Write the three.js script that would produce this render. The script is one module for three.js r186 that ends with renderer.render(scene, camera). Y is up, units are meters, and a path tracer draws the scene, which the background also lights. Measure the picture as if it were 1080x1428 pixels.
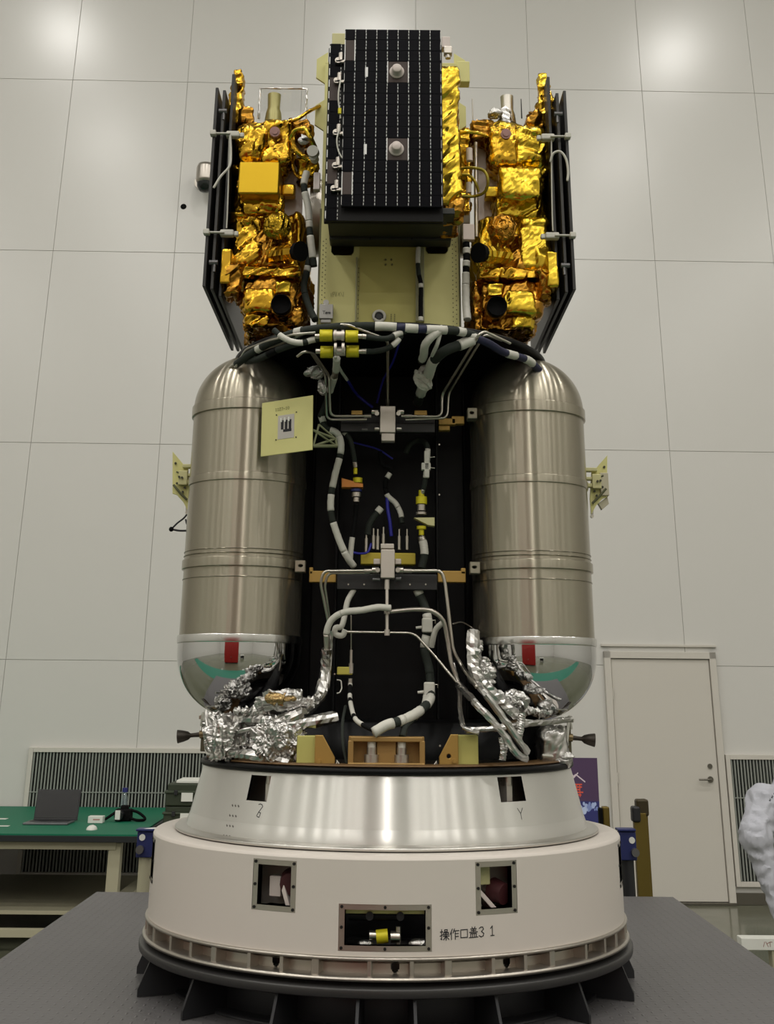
import * as THREE from 'three';
import { RoundedBoxGeometry } from 'three/addons/geometries/RoundedBoxGeometry.js';
import { mergeGeometries, mergeVertices } from 'three/addons/utils/BufferGeometryUtils.js';
import { ImprovedNoise } from 'three/addons/math/ImprovedNoise.js';
import { MarchingCubes } from 'three/addons/objects/MarchingCubes.js';
import { RectAreaLightUniformsLib } from 'three/addons/lights/RectAreaLightUniformsLib.js';

// ---------------------------------------------------------------- camera, lamps, exposure
const scene = new THREE.Scene();
scene.background = new THREE.Color(0x000000);
const FOCAL = 1645, FULL = 2172;                       // pixels; the photograph is a crop from the lower part of a taller frame
const camera = new THREE.PerspectiveCamera(2 * Math.atan(FULL / 2 / FOCAL) * 180 / Math.PI, 1080 / FULL, 0.1, 100);
camera.setViewOffset(1080, FULL, 0, 744, 1080, 1428);
camera.position.set(-0.015, 1.95, 4.2);
camera.rotation.set(THREE.MathUtils.degToRad(20.75), 0, THREE.MathUtils.degToRad(0.5), 'YXZ');
camera.updateProjectionMatrix();
scene.add(camera);
const renderer = new THREE.WebGLRenderer({ antialias: true });
renderer.toneMapping = THREE.LinearToneMapping;
renderer.toneMappingExposure = 1.05;
renderer.shadowMap.enabled = true;
RectAreaLightUniformsLib.init();
const LAMP_COLOR = [1, 0.97, 0.925], LAMP_SIZE = 0.62, LAMP_POWER = 122, LAMP_Y = 14;   // high-bay lamps under the roof
const LAMP_X = [-12, -6, 0, 6, 12], LAMP_Z = [-1.7, 3.2, 8.1, 13, 17.9, 22.8];
const WALL_TURN = THREE.MathUtils.degToRad(1.3), WALL_Z = -9;

// ---------------------------------------------------------------- helpers
let seedState = 1;
const rnd = () => { seedState = (seedState * 1664525 + 1013904223) >>> 0; return seedState / 4294967296; };
const reseed = (s) => { seedState = (s * 2654435761 + 12345) >>> 0; rnd(); rnd(); };
const hash = (a, b, c) => { const s = Math.sin(a * 127.1 + b * 311.7 + c * 74.7) * 43758.5453; return s - Math.floor(s); };
const perlin = new ImprovedNoise();
const v3 = (a) => a.isVector3 ? a : new THREE.Vector3(a[0], a[1], a[2]);
const used = new Map();
const numbered = (n) => { const k = used.get(n) ?? 0; used.set(n, k + 1); return k ? n + '_' + String(k).padStart(3, '0') : n; };
const bases = new Map();
function thing(name, label, category, base, group) {
  const o = new THREE.Group(); o.name = numbered(name); o.position.set(...base);
  o.userData = { label, category }; if (group) o.userData.group = group;
  scene.add(o); bases.set(o, v3(base)); return o;
}
function setting(name, base = [0, 0, 0]) {
  const o = new THREE.Group(); o.name = name; o.position.set(...base); o.userData = { kind: 'structure' };
  scene.add(o); bases.set(o, v3(base)); return o;
}
const clean = (g) => {
  let h = g.index ? g.toNonIndexed() : g.clone();
  for (const k of Object.keys(h.attributes)) if (!['position', 'normal', 'uv'].includes(k)) h.deleteAttribute(k);
  if (!h.attributes.normal) h.computeVertexNormals();
  if (!h.attributes.uv) h.setAttribute('uv', new THREE.BufferAttribute(new Float32Array(h.attributes.position.count * 2), 2));
  h.morphAttributes = {}; return h;
};
const merge = (list) => Array.isArray(list) ? (list.length === 1 ? list[0] : mergeGeometries(list.map(clean))) : list;
// geometry is given in world metres; the part is stored relative to its thing's base
function part(parent, name, geo, mat, label) {
  const b = bases.get(parent), g = merge(geo); g.translate(-b.x, -b.y, -b.z);
  const m = new THREE.Mesh(g, mat); m.name = name; m.castShadow = m.receiveShadow = true;
  if (label) m.userData.label = label;
  parent.add(m); bases.set(m, b); return m;
}
function piece(parent, name, geo, mat, pos, rot, scale) {           // shared geometry, placed at a world position
  const b = bases.get(parent), m = new THREE.Mesh(geo, mat); m.name = name; m.castShadow = m.receiveShadow = true;
  m.position.set(pos[0] - b.x, pos[1] - b.y, pos[2] - b.z); if (rot) m.rotation.set(...rot); if (scale) m.scale.set(...scale);
  parent.add(m); return m;
}
function rb(w, h, d, r = 0.004, x = 0, y = 0, z = 0) {
  const g = new RoundedBoxGeometry(w, h, d, 1, Math.min(r, w / 2.1, h / 2.1, d / 2.1)); g.translate(x, y, z); return g;
}
const span = (x0, x1, y0, y1, z0, z1, r = 0.003) => rb(Math.abs(x1 - x0), Math.abs(y1 - y0), Math.abs(z1 - z0), r, (x0 + x1) / 2, (y0 + y1) / 2, (z0 + z1) / 2);
const front = (a, b, depth, r) => span(a[0], b[0], a[1], b[1], a[2] - depth, a[2], r);       // box whose front face spans a to b
function rod(a, b, r1, r2 = r1, seg = 12) {
  a = v3(a); b = v3(b); const d = b.clone().sub(a), g = new THREE.CylinderGeometry(r2, r1, d.length(), seg, 1);
  g.applyQuaternion(new THREE.Quaternion().setFromUnitVectors(new THREE.Vector3(0, 1, 0), d.normalize()));
  g.translate((a.x + b.x) / 2, (a.y + b.y) / 2, (a.z + b.z) / 2); return g;
}
function lathe(profile, seg = 96, c = [0, 0, 0], axis) {
  const g = new THREE.LatheGeometry(profile.map((p) => new THREE.Vector2(p[0], p[1])), seg);
  if (axis) g.applyQuaternion(new THREE.Quaternion().setFromUnitVectors(new THREE.Vector3(0, 1, 0), v3(axis).normalize()));
  g.translate(...c); return g;
}
function sweep(pts, r, seg = 8, flat = false) {
  pts = pts.map(v3); const n = pts.length, pos = [], idx = [], uv = [], rf = typeof r === 'function' ? r : () => r;
  const t0 = pts[1].clone().sub(pts[0]).normalize(); let N = Math.abs(t0.y) < 0.9 ? new THREE.Vector3(0, 1, 0) : new THREE.Vector3(1, 0, 0);
  N.sub(t0.clone().multiplyScalar(N.dot(t0))).normalize();
  for (let i = 0; i < n; i++) {
    const t = pts[Math.min(i + 1, n - 1)].clone().sub(pts[Math.max(i - 1, 0)]).normalize();
    N.sub(t.clone().multiplyScalar(N.dot(t))).normalize(); const Bn = t.clone().cross(N);
    for (let j = 0; j <= seg; j++) {
      const a = j / seg * Math.PI * 2, q = rf(i / (n - 1), j % seg, i);
      pos.push(pts[i].x + (N.x * Math.cos(a) + Bn.x * Math.sin(a)) * q, pts[i].y + (N.y * Math.cos(a) + Bn.y * Math.sin(a)) * q, pts[i].z + (N.z * Math.cos(a) + Bn.z * Math.sin(a)) * q);
      uv.push(j / seg, i / (n - 1));
    }
  }
  for (let i = 0; i < n - 1; i++) for (let j = 0; j < seg; j++) { const a = i * (seg + 1) + j, b = a + seg + 1; idx.push(a, a + 1, b, a + 1, b + 1, b); }
  for (const [e, s] of [[0, 1], [n - 1, -1]]) {
    const c = pos.length / 3; pos.push(pts[e].x, pts[e].y, pts[e].z); uv.push(0.5, 0.5);
    for (let j = 0; j < seg; j++) { const a = e * (seg + 1) + j; s > 0 ? idx.push(c, a + 1, a) : idx.push(c, a, a + 1); }
  }
  let g = new THREE.BufferGeometry(); g.setAttribute('position', new THREE.Float32BufferAttribute(pos, 3)); g.setAttribute('uv', new THREE.Float32BufferAttribute(uv, 2)); g.setIndex(idx);
  if (flat) g = g.toNonIndexed();
  g.computeVertexNormals(); return g;
}
const smooth = (pts, n = 24) => new THREE.CatmullRomCurve3(pts.map(v3), false, 'centripetal').getSpacedPoints(n);
function bent(pts, rad = 0.03, k = 5) {                              // polyline with rounded corners, like a bent metal tube
  pts = pts.map(v3); const out = [pts[0]];
  for (let i = 1; i < pts.length - 1; i++) {
    const a = pts[i - 1].clone().sub(pts[i]), b = pts[i + 1].clone().sub(pts[i]), q = Math.min(rad, a.length() * 0.45, b.length() * 0.45);
    const p0 = pts[i].clone().add(a.normalize().multiplyScalar(q)), p1 = pts[i].clone().add(b.normalize().multiplyScalar(q));
    for (let j = 0; j <= k; j++) { const t = j / k; out.push(p0.clone().multiplyScalar((1 - t) ** 2).add(pts[i].clone().multiplyScalar(2 * t * (1 - t))).add(p1.clone().multiplyScalar(t * t))); }
  }
  out.push(pts[pts.length - 1]); return out;
}
// a plate bent round the vertical axis, with rectangular openings given as [angle0, angle1, y0, y1]; radius(y) is its outer face
function shell(t0, t1, ys, radius, thick, holes = [], step = 0.045) {
  const cuts = (lo, hi, extra, s) => {
    const e = [...new Set([lo, hi, ...extra.filter((x) => x > lo && x < hi)])].sort((a, b) => a - b), out = [];
    for (let i = 0; i < e.length - 1; i++) { const n = Math.max(1, Math.ceil((e[i + 1] - e[i]) / s)); for (let j = 0; j < n; j++) out.push(e[i] + (e[i + 1] - e[i]) * j / n); }
    out.push(hi); return out;
  };
  const T = cuts(t0, t1, holes.flatMap((h) => [h[0], h[1]]), step), Y = cuts(ys[0], ys[ys.length - 1], [...ys, ...holes.flatMap((h) => [h[2], h[3]])], 1);
  const open = (i, j) => { if (i < 0 || j < 0 || i >= T.length - 1 || j >= Y.length - 1) return true; const a = (T[i] + T[i + 1]) / 2, b = (Y[j] + Y[j + 1]) / 2; return holes.some((h) => a > h[0] && a < h[1] && b > h[2] && b < h[3]); };
  const full = t1 - t0 > 6.28, pos = [], nor = [], uv = [];
  const P = (i, j, s) => { const r = radius(Y[j]) - s * thick; return [Math.sin(T[i]) * r, Y[j], Math.cos(T[i]) * r]; };
  const quad = (a, b, c, d, na, nb, nc, nd, ua, ub, uc, ud) => { for (const [p, n, u] of [[a, na, ua], [b, nb, ub], [c, nc, uc], [a, na, ua], [c, nc, uc], [d, nd, ud]]) { pos.push(...p); nor.push(...n); uv.push(...u); } };
  const slope = (j) => { const a = Math.max(0, j - 0.001), i0 = Math.min(Y.length - 2, Math.floor(a)); const dy = Y[i0 + 1] - Y[i0], dr = radius(Y[i0 + 1]) - radius(Y[i0]); const l = Math.hypot(dy, dr); return [dy / l, -dr / l]; };
  const N = (i, s, k) => [Math.sin(T[i]) * s[0] * k, s[1] * k, Math.cos(T[i]) * s[0] * k];
  for (let i = 0; i < T.length - 1; i++) for (let j = 0; j < Y.length - 1; j++) {
    if (open(i, j)) continue;
    const s = slope(j + 0.5), R = radius(Y[j]), U = (a, b) => [T[a] * R, Y[b]];
    quad(P(i, j, 0), P(i + 1, j, 0), P(i + 1, j + 1, 0), P(i, j + 1, 0), N(i, s, 1), N(i + 1, s, 1), N(i + 1, s, 1), N(i, s, 1), U(i, j), U(i + 1, j), U(i + 1, j + 1), U(i, j + 1));
    quad(P(i + 1, j, 1), P(i, j, 1), P(i, j + 1, 1), P(i + 1, j + 1, 1), N(i + 1, s, -1), N(i, s, -1), N(i, s, -1), N(i + 1, s, -1), U(i + 1, j), U(i, j), U(i, j + 1), U(i + 1, j + 1));
    const side = (a, b, n) => quad(P(...a, 0), P(...b, 0), P(...b, 1), P(...a, 1), n, n, n, n, [0, 0], [1, 0], [1, 1], [0, 1]);
    if (open(i, j - 1)) side([i, j], [i + 1, j], [0, -1, 0]);
    if (open(i, j + 1)) side([i + 1, j + 1], [i, j + 1], [0, 1, 0]);
    if (!(full && i === 0) && open(i - 1, j)) side([i, j + 1], [i, j], [-Math.cos(T[i]), 0, Math.sin(T[i])]);
    if (!(full && i === T.length - 2) && open(i + 1, j)) side([i + 1, j], [i + 1, j + 1], [Math.cos(T[i + 1]), 0, -Math.sin(T[i + 1])]);
  }
  const g = new THREE.BufferGeometry(); g.setAttribute('position', new THREE.Float32BufferAttribute(pos, 3)); g.setAttribute('normal', new THREE.Float32BufferAttribute(nor, 3)); g.setAttribute('uv', new THREE.Float32BufferAttribute(uv, 2));
  return g;
}
// crumpled foil: creased facets from overlapping random planes (upper and lower envelopes), on a fine mesh
const cells = new Map();
function cellAt(a, b, c, seed) {
  const key = ((a + 500) * 1000 + (b + 500)) * 1000 + (c + 500) + seed * 1e10; let v = cells.get(key);
  if (!v) { v = [1, 2, 3, 4, 5, 6, 7].map((n) => hash(a * 1.37 + seed + n, b * 2.11 - n, c * 1.73 + n * 0.7)); cells.set(key, v); }
  return v;
}
function envelope(x, y, z, L, seed, sign) {
  const X = x / L, Y = y / L, Z = z / L, i0 = Math.floor(X), j0 = Math.floor(Y), k0 = Math.floor(Z); let best = -1e9;
  for (let i = -1; i <= 1; i++) for (let j = -1; j <= 1; j++) for (let k = -1; k <= 1; k++) {
    const a = i0 + i, b = j0 + j, c = k0 + k, h = cellAt(a, b, c, seed), dx = X - a - h[0], dy = Y - b - h[1], dz = Z - c - h[2];
    const q = (h[3] - 0.5) * 0.6 + ((h[4] - 0.5) * dx + (h[5] - 0.5) * dy + (h[6] - 0.5) * dz) * 1.7 - 0.32 * (dx * dx + dy * dy + dz * dz); if (q > best) best = q;
  }
  return sign * (best + 0.15);
}
function crumple(geo, amp, seed, size = 0.05) {
  let g = geo.clone(); for (const k of Object.keys(g.attributes)) if (k !== 'position') g.deleteAttribute(k);
  g = mergeVertices(g, 1e-5); g.computeVertexNormals();
  const p = g.attributes.position, n = g.attributes.normal, turn = hash(seed, 4, 9) * 3.14, ct = Math.cos(turn), st = Math.sin(turn);
  for (let i = 0; i < p.count; i++) {
    const x = p.getX(i), y = p.getY(i), z = p.getZ(i), X = (x * ct + y * st) * 0.55, Y = (y * ct - x * st) * 1.25, e = (L, s, k) => envelope(X, Y, z, L, seed + s, k);
    const d = amp * (0.9 * e(size, 0, 1) + 0.9 * e(size * 0.85, 31, -1) + 0.34 * e(size * 0.42, 57, 1) + 0.34 * e(size * 0.34, 83, -1) + 0.12 * (hash(x * 991, y * 877, z * 763) - 0.5));
    p.setXYZ(i, x + n.getX(i) * d, y + n.getY(i) * d, z + n.getZ(i) * d);
  }
  g.computeVertexNormals(); return g;
}
function foilBox(x0, x1, y0, y1, z0, z1, amp, seed, facet = 0.022, round = 0.18) {
  const cell = 0.0062; const w = Math.abs(x1 - x0), h = Math.abs(y1 - y0), d = Math.abs(z1 - z0), k = (q) => Math.max(2, Math.round(q / cell));
  const g = new THREE.BoxGeometry(w, h, d, k(w), k(h), k(d)), p = g.attributes.position, R = Math.min(w, h, d) * round;
  for (let i = 0; i < p.count; i++) {                                // rounded corners
    const q = new THREE.Vector3(p.getX(i), p.getY(i), p.getZ(i)), c = new THREE.Vector3(THREE.MathUtils.clamp(q.x, -w / 2 + R, w / 2 - R), THREE.MathUtils.clamp(q.y, -h / 2 + R, h / 2 - R), THREE.MathUtils.clamp(q.z, -d / 2 + R, d / 2 - R));
    const e = q.clone().sub(c); if (e.length() > R) { e.setLength(R); p.setXYZ(i, c.x + e.x, c.y + e.y, c.z + e.z); }
  }
  g.translate((x0 + x1) / 2, (y0 + y1) / 2, (z0 + z1) / 2); return crumple(g, amp * 1.7, seed, facet * 2.9);
}
const foilBlob = (c, rx, ry, rz, amp, seed) => { const g = new THREE.IcosahedronGeometry(1, 30); g.scale(rx, ry, rz); g.translate(...c); return crumple(g, amp * 1.5, seed, 0.03); };
const foilTube = (pts, r, seed, n = 30, wild = 0.35) => sweep(smooth(pts, n), (t, j, i) => r * (1 - wild / 2 + wild * hash(i * 3.1 + seed, j * 7.7, 1)), 9, true);
const disc = (c, axis, r, h, seg = 20) => { const a = v3(axis).normalize().multiplyScalar(h / 2); return rod(v3(c).clone().sub(a), v3(c).clone().add(a), r, r, seg); };
// flat ink strokes lying on a surface; at(s, t) gives the point and normal for metres right and up from the anchor
function ink(strokes, at, w) {
  const pos = [], nor = [], uv = [];
  for (const st of strokes) for (let i = 0; i < st.length - 1; i++) {
    const [a, b] = [st[i], st[i + 1]], l = Math.hypot(b[0] - a[0], b[1] - a[1]) || 1, tx = (b[0] - a[0]) / l * w / 2, ty = (b[1] - a[1]) / l * w / 2;
    const c = [[a[0] - tx - ty, a[1] - ty + tx], [a[0] - tx + ty, a[1] - ty - tx], [b[0] + tx + ty, b[1] + ty - tx], [b[0] + tx - ty, b[1] + ty + tx]].map((q) => at(q[0], q[1]));
    for (const k of [0, 1, 2, 0, 2, 3]) { pos.push(...c[k][0]); nor.push(...c[k][1]); uv.push(0, 0); }
  }
  const g = new THREE.BufferGeometry(); g.setAttribute('position', new THREE.Float32BufferAttribute(pos, 3)); g.setAttribute('normal', new THREE.Float32BufferAttribute(nor, 3)); g.setAttribute('uv', new THREE.Float32BufferAttribute(uv, 2)); return g;
}
const onRound = (theta, y0, radius, lift = 0.0008) => (s, t) => { const y = y0 + t, r = radius(y) + lift, a = theta + s / r; return [[Math.sin(a) * r, y, Math.cos(a) * r], [Math.sin(a), 0, Math.cos(a)]]; };
const onPlane = (o, ux, uy, lift = 0.0008) => { const X = v3(ux), Y = v3(uy), n = X.clone().cross(Y).normalize(); return (s, t) => [v3(o).clone().addScaledVector(X, s).addScaledVector(Y, t).addScaledVector(n, lift).toArray(), n.toArray()]; };
const GLYPH = {
  caoA: [[[.05, .75], [.3, .78]], [[.18, .95], [.18, .1], [.1, .16]], [[.03, .4], [.32, .52]], [[.5, .93], [.76, .93], [.76, .76], [.5, .76], [.5, .93]], [[.38, .68], [.57, .68], [.57, .51], [.38, .51], [.38, .68]], [[.68, .68], [.89, .68], [.89, .51], [.68, .51], [.68, .68]], [[.35, .37], [.95, .37]], [[.64, .48], [.64, .03]], [[.62, .34], [.38, .08]], [[.66, .34], [.93, .08]]],
  zuo: [[[.28, .95], [.05, .5]], [[.18, .68], [.18, .05]], [[.5, .95], [.35, .62]], [[.43, .78], [.95, .78]], [[.58, .78], [.58, .05]], [[.58, .53], [.9, .53]], [[.58, .28], [.9, .28]]],
  kou: [[[.15, .82], [.85, .82], [.85, .14], [.15, .14], [.15, .82]]],
  gai: [[[.34, .98], [.42, .86]], [[.66, .98], [.58, .86]], [[.2, .83], [.8, .83]], [[.25, .69], [.75, .69]], [[.08, .54], [.92, .54]], [[.5, .83], [.5, .54]], [[.2, .42], [.8, .42], [.8, .08], [.2, .08], [.2, .42]], [[.4, .42], [.4, .08]], [[.6, .42], [.6, .08]], [[.04, .08], [.96, .08]]],
  0: [[[.3, .9], [.15, .7], [.15, .3], [.3, .1], [.5, .1], [.62, .3], [.62, .7], [.5, .9], [.3, .9]]],
  1: [[[.2, .72], [.4, .92], [.4, .08]], [[.22, .08], [.58, .08]]],
  2: [[[.12, .7], [.25, .9], [.5, .9], [.6, .7], [.12, .08], [.64, .08]]],
  3: [[[.12, .82], [.3, .92], [.5, .9], [.58, .72], [.35, .53], [.6, .35], [.55, .14], [.3, .06], [.1, .18]]],
  7: [[[.1, .9], [.62, .9], [.3, .08]]], '-': [[[.1, .48], [.6, .48]]],
  T: [[[.05, .92], [.75, .92]], [[.4, .92], [.4, .05]]], e: [[[.1, .35], [.6, .38], [.55, .58], [.3, .6], [.1, .4], [.2, .08], [.6, .12]]], m: [[[.08, .05], [.08, .58]], [[.08, .45], [.3, .58], [.38, .4], [.38, .05]], [[.38, .45], [.6, .58], [.68, .4], [.68, .05]]],
  Y: [[[.05, .95], [.35, .5], [.35, .02]], [[.7, .95], [.35, .5]]],
};
const write = (chars, size, adv) => chars.flatMap((c, i) => c === ' ' ? [] : GLYPH[c].map((st) => st.map(([x, y]) => [x * size + i * adv, y * size])));

// ---------------------------------------------------------------- materials
const tex = (n, fill, srgb = false, rx = 1, ry = 1) => {
  const d = new Uint8Array(n * n * 4); for (let y = 0; y < n; y++) for (let x = 0; x < n; x++) { const c = fill(x / n, y / n); const k = (y * n + x) * 4; d[k] = c[0]; d[k + 1] = c[1] ?? c[0]; d[k + 2] = c[2] ?? c[0]; d[k + 3] = 255; }
  const t = new THREE.DataTexture(d, n, n); t.wrapS = t.wrapT = THREE.RepeatWrapping; t.magFilter = THREE.LinearFilter; t.minFilter = THREE.LinearMipmapLinearFilter; t.generateMipmaps = true; t.repeat.set(rx, ry);
  if (srgb) t.colorSpace = THREE.SRGBColorSpace; t.needsUpdate = true; return t;
};
const tileNoise = (x, y, f, s = 0) => { const a = x * Math.PI * 2, b = y * Math.PI * 2; return perlin.noise(Math.cos(a) * f + s, Math.sin(a) * f + Math.cos(b) * f, Math.sin(b) * f - s); };
const std = (color, roughness, metalness = 0, more = {}) => new THREE.MeshStandardMaterial({ color, roughness, metalness, ...more });
const phy = (color, roughness, metalness = 0, more = {}) => new THREE.MeshPhysicalMaterial({ color, roughness, metalness, ...more });
const brushMap = tex(256, (x, y) => { const v = 128 + 55 * (hash(0, Math.floor(y * 256), 3) - 0.5) + 22 * tileNoise(x, y, 1.5); return [v]; }, false, 1, 1);
const grainMap = tex(256, (x, y) => [128 + 60 * tileNoise(x, y, 3.1, 2) + 60 * (hash(Math.floor(x * 256), Math.floor(y * 256), 1) - 0.5)]);
const treadMap = tex(256, (x, y) => {                                // small raised lozenges of a rolled steel tread plate
  const u = x * 8, w = y * 8, i = Math.floor(u), j = Math.floor(w), p = (i + j) % 2, fx = u - i - 0.5, fy = w - j - 0.5, a = p ? fx : fy, b = p ? fy : fx;
  return [110 + 110 * Math.max(0, 1 - Math.hypot(a / 0.42, b / 0.13)) + 18 * (hash(Math.floor(x * 256), Math.floor(y * 256), 5) - 0.5)];
});
treadMap.repeat.set(4, 4);
const M = {
  wall: phy(0xcfcdc7, 0.5, 0, { clearcoat: 1, clearcoatRoughness: 0.23 }),
  joint: std(0xc4c3bc, 0.8),
  ceiling: std(0xc4c4bf, 0.8),
  floor: std(0x5f6150, 0.28, 0, { roughnessMap: grainMap }),
  mat: std(0x176b55, 0.55),
  platform: std(0x5c5a5a, 0.5, 0.1, { bumpMap: treadMap, bumpScale: 0.005 }),
  steelDark: std(0x2c2c2e, 0.45, 0.4),
  ringGrey: std(0x6d6c6c, 0.36, 0.75),
  white: std(0xccc4bb, 0.42),
  alu: phy(0xd3d1cb, 0.28, 0.62, { anisotropy: 1, anisotropyRotation: Math.PI / 2 }),
  flange: std(0xc9c6c0, 0.3, 1),
  machined: std(0xb9b2a8, 0.34, 0.9),
  tank: phy(0xa8a190, 0.265, 0.86, { anisotropy: 1, anisotropyRotation: Math.PI / 2 }),
  chrome: std(0xd8d8d8, 0.05, 1),
  silverFoil: std(0xc4c2be, 0.3, 1, { side: THREE.DoubleSide }),
  steel: std(0xbdb8ad, 0.3, 1),
  valve: std(0xc7bfb5, 0.42, 0.6),
  black: phy(0x070708, 0.45, 0, { specularIntensity: 0.35 }),
  blackMatt: phy(0x080808, 0.8, 0, { specularIntensity: 0.3 }),
  panelBlack: phy(0x0d0c0b, 0.5, 0, { specularIntensity: 0.4 }),
  cell: phy(0x040409, 0.3, 0, { specularIntensity: 0.12 }),
  brown: std(0x3a2c26, 0.6),
  tab: std(0xc9c9c6, 0.4, 0.5),
  gold: std(0xcfa233, 0.19, 1, { side: THREE.DoubleSide }),
  goldBright: std(0xdab83c, 0.24, 1, { side: THREE.DoubleSide }),
  goldDeep: std(0xab7c2e, 0.24, 1, { side: THREE.DoubleSide }),
  goldSmooth: std(0xcaa52e, 0.32, 1),
  primer: std(0xcec985, 0.5),
  primerPale: std(0xc4bf8c, 0.5),
  anodGold: std(0xad8b49, 0.42, 0.5),
  yellow: std(0xc9bd1c, 0.45, 0.3),
  orange: std(0xd0853c, 0.5, 0.2),
  green: std(0x192018, 0.8),
  tape: std(0xc3c1b6, 0.6),
  navy: std(0x191b3c, 0.6),
  blueWire: std(0x1d1d8c, 0.5),
  ink: std(0x17171c, 0.7),
  radiator: std(0xd0c4bd, 0.4),
  maroon: std(0x40171a, 0.6),
  clear: phy(0xffffff, 0.04, 0, { transmission: 1, ior: 1.45, thickness: 0 }),
  beige: std(0xa8a38a, 0.5),
  benchGreen: phy(0x0f6a4d, 0.6, 0, { specularIntensity: 0.6 }),
  benchEdge: std(0x14181a, 0.5),
  caseGreen: std(0x2c3422, 0.6),
  paper: std(0xdcdcd4, 0.7),
  bluePaint: std(0x20285e, 0.45, 0.2),
  brass: std(0x6b5a22, 0.45, 0.5),
  door: std(0xcbc6bc, 0.45),
  slat: std(0x8f938c, 0.5, 0.3),
  laptop: std(0x17181a, 0.4), laptopGrey: std(0x6f7173, 0.4, 0.6),
  red: std(0xb01f1b, 0.5),
  suit: std(0xb4b5bd, 0.75, 0, { bumpMap: grainMap, bumpScale: 0.001 }),
  skin: std(0xb58a70, 0.6), hair: std(0x161210, 0.7),
  stainless: std(0x77736a, 0.3, 0.9),
  dome: std(0x151a18, 0.1, 0, {}),
};

// ---------------------------------------------------------------- the hall
const onWall = (u, v, d = 0) => [u * Math.cos(WALL_TURN) + d * Math.sin(WALL_TURN), v, WALL_Z - u * Math.sin(WALL_TURN) + d * Math.cos(WALL_TURN)];
function wallThing(name, label, category, u, v) {                    // geometry is given in wall metres: u along, v up, d out of the wall
  const o = thing(name, label, category, onWall(u, v)); o.rotation.y = WALL_TURN; bases.set(o, new THREE.Vector3(u, v, 0)); return o;
}
{
  const fl = setting('floor'); part(fl, 'floor_slab', rb(31, 0.3, 36, 0.002, 0, -0.15, 8), M.floor);
  part(fl, 'painted_strip', rb(26, 0.006, 1.7, 0.002, 0, 0.003, 2.35), M.mat);
  const ce = setting('ceiling', [0, 15, 0]); part(ce, 'ceiling_slab', rb(31, 0.3, 36, 0.002, 0, 15.15, 8), M.ceiling);
  for (const [n, x, z, w, d] of [['wall_left', -15.15, 8, 0.3, 36], ['wall_right', 15.15, 8, 0.3, 36], ['wall_front', 0, 26.15, 31, 0.3]]) {
    const s = setting(n, [x, 0, z]); part(s, 'wall_slab', rb(w, 15, d, 0.002, x, 7.5, z), M.wall);
  }
  const wb = setting('wall_back'); wb.position.set(0, 0, WALL_Z); wb.rotation.y = WALL_TURN;
  part(wb, 'wall_slab', rb(32, 15, 0.25, 0.002, 0, 7.5, -0.135), M.joint);
  const pw = 1.435, ph = 2.287, gap = 0.004, plate = new RoundedBoxGeometry(pw - gap, ph - gap, 0.03, 1, 0.0025);
  for (let i = -10; i < 10; i++) for (let j = 0; j < 7; j++) {
    const u = 3.2 + pw * (i - 2.0) + pw / 2, v = -0.05 + ph * j + ph / 2;
    const v1 = Math.min(15, v + ph / 2); if (Math.abs(u) > 15.5) continue;
    piece(wb, 'panel', plate, M.wall, [u, j === 6 ? (v - ph / 2 + v1) / 2 : v, -0.015], null, [1, j === 6 ? (v1 - v + ph / 2) / ph : 1, 1]);
  }
  // stainless kick plates along the foot of the wall
  const tr = setting('baseboard_back'); tr.position.set(0, 0, WALL_Z); tr.rotation.y = WALL_TURN;
  part(tr, 'kick_plate', span(3.5, 9, 0, 0.11, 0.002, 0.02), M.stainless); part(tr, 'kick_plate', span(-9, 2.3, 0, 0.11, 0.002, 0.02), M.stainless);
}
{
  // high-bay lamps; each carries its own light
  const l0 = thing('high_bay_lamp', 'round high-bay lamp hanging from the hall ceiling', 'lamp', [0, LAMP_Y, 0], 'high-bay ceiling lamps');
  part(l0, 'reflector', lathe([[0.1, LAMP_Y + 0.42], [0.16, LAMP_Y + 0.4], [0.3, LAMP_Y + 0.2], [0.42, LAMP_Y], [0.41, LAMP_Y], [0.29, LAMP_Y + 0.19], [0.0, LAMP_Y + 0.36]], 32), std(0x9a9a98, 0.4, 0.5));
  part(l0, 'rod', rod([0, LAMP_Y + 0.4, 0], [0, 14.99, 0], 0.012), M.ringGrey);
  part(l0, 'diffuser', disc([0, LAMP_Y + 0.03, 0], [0, 1, 0], 0.39, 0.02, 28), std(0xffffff, 0.6, 0, { emissive: new THREE.Color(...LAMP_COLOR), emissiveIntensity: 6 }));
  const rl = new THREE.RectAreaLight(new THREE.Color(...LAMP_COLOR), LAMP_POWER, LAMP_SIZE, LAMP_SIZE); rl.rotation.x = -Math.PI / 2; rl.position.y = -0.005; rl.name = 'lamp_light'; l0.add(rl);
  let first = true;
  for (const x of LAMP_X) for (const z of LAMP_Z) { const l = first ? l0 : l0.clone(); if (!first) { l.name = numbered('high_bay_lamp'); scene.add(l); } first = false; l.position.set(x, LAMP_Y, z); }
}
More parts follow.
